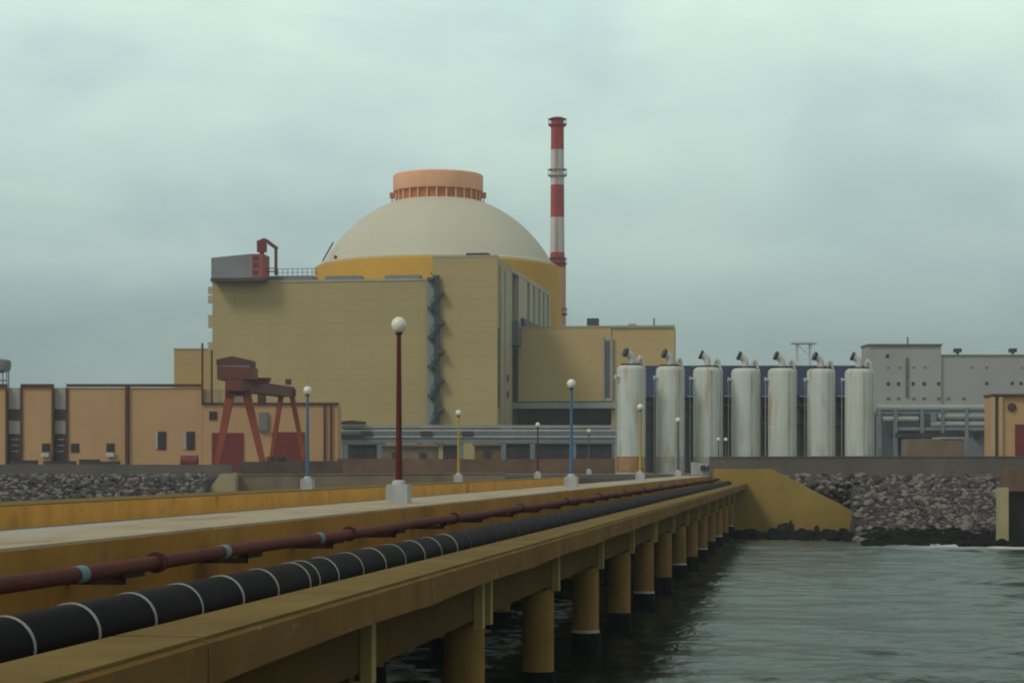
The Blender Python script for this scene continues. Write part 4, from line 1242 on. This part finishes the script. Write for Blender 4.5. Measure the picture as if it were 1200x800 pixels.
vl = thing('transformer', vo, 'blue grey transformer cabinet between the basin and the small yellow building', 'cabinet')
MB(vo).box(PX(1134, 255), PX(1149, 255), 255, 257, GZ, PZ(512, 255)).build('cabinet', M['rack_blue'], vl, bevel=.05)
MB(vo).box(PX(1140, 255), PX(1151, 255), 254.4, 256.8, PZ(512, 255) + .003, PZ(506, 255)).build('hood', M['rack_dark'], vl, bevel=.04)

# small yellow building at the edge
YK2 = 238
y0_ = (PX(1200, YK2), YK2, GZ)
yb = thing('pump_house', y0_, 'small yellow building with red roof trim, round vent and dark red door', 'building')
def K_(): return MB(y0_)
K_().box(PX(1163, YK2), PX(1290, YK2), YK2, YK2 + 4, GZ, PZ(464.5, YK2)).build('wall', M['ylw_wall'], yb)
K_().box(PX(1162, YK2), PX(1291, YK2), YK2 - .4, YK2 + 4.2, PZ(464.5, YK2) + .003, PZ(461.5, YK2)).build('roof_trim', M['trim'], yb)
for a_, b_ in ((1161.5, 1165.5), (1170, 1174)): K_().box(PX(a_, YK2), PX(b_, YK2), YK2 - .35, YK2 - .003, GZ, PZ(465, YK2)).build('pilaster', M['ylw_pale'], yb)
K_().box(PX(1166.3, YK2), PX(1168.6, YK2), YK2 - .15, YK2 - .003, GZ, PZ(465, YK2)).build('downpipe', M['trim'], yb)
K_().tube([(PX(1185.5, YK2), YK2 - .2, PZ(477, YK2)), (PX(1185.5, YK2), YK2 - .003, PZ(477, YK2))], .5, 20).build('round_vent', M['crane_dark'], yb, smooth=True)
K_().box(PX(1189.5, YK2), PX(1216, YK2), YK2 - .12, YK2 - .003, GZ, PZ(497, YK2)).build('door', M['door_red'], yb)

# ---------------------------------------------------------------- water tower far off, valve chamber at the jetty end
YF = 420
f0 = (PX(1, YF), YF, GZ)
wtw = thing('water_tower', f0, 'grey water tower on slender legs behind the yellow building', 'water tower')
MB((0, 0, GZ)).lathe([(.4, PZ(437, YF)), (1.9, PZ(434, YF)), (2.15, PZ(426, YF)), (1.9, PZ(422, YF)), (0, PZ(420, YF))], 24).build('tank', M['steel_grey'], wtw, smooth=True)
for k in range(6):
    a_ = 2 * math.pi * (k + .5) / 6
    MB((0, 0, GZ)).bar((1.9 * math.cos(a_), 1.9 * math.sin(a_), GZ), (1.6 * math.cos(a_), 1.6 * math.sin(a_), PZ(434, YF)), .22).build('leg', M['pale_pipe'], wtw)
q = MB((0, 0, GZ))
for py in (446, 462): q.lathe([(1.75, PZ(py, YF)), (1.75, PZ(py, YF) + .2), (1.55, PZ(py, YF) + .2), (1.55, PZ(py, YF))], 6)
q.build('brace', M['pale_pipe'], wtw)
YV = 190
v_ = (PX(828, YV), YV, 4.93)
vc = thing('valve_chamber', v_, 'white concrete valve chamber with two dark pipe mouths at the end of the jetty', 'valve chamber')
MB(v_).prism([(PX(812, YV), YV, 4.9), (PX(845, YV), YV, 4.9), (PX(841, YV), YV, 5.75), (PX(812, YV), YV, 6.1)], (0, 2, 0)).build('chamber', M['plinth'], vc, bevel=.05)
for px, r_ in ((824, .28), (832, .3)):
    MB(v_).tube([(PX(px, YV), YV - .3, 5.55), (PX(px, YV), YV + .1, 5.55)], r_, 18).build('pipe_mouth', M['mouth'], vc, smooth=True)

# ---------------------------------------------------------------- haze
hz = MB((0, 0, 0)).box(-1600, 1600, -1600, 1600, -4, 92).build('haze', bpy.data.materials.new('haze'))
hm = hz.data.materials[0]
hm.use_nodes = True
hm.node_tree.nodes.clear()
pv = hm.node_tree.nodes.new('ShaderNodeVolumePrincipled')
pv.inputs['Color'].default_value = (.86, .93, .93, 1)
pv.inputs['Density'].default_value = .00032
pv.inputs['Anisotropy'].default_value = .2
mo_ = hm.node_tree.nodes.new('ShaderNodeOutputMaterial')
hm.node_tree.links.new(pv.outputs[0], mo_.inputs['Volume'])
tag(hz, 'thin pale sea haze', kind='stuff')
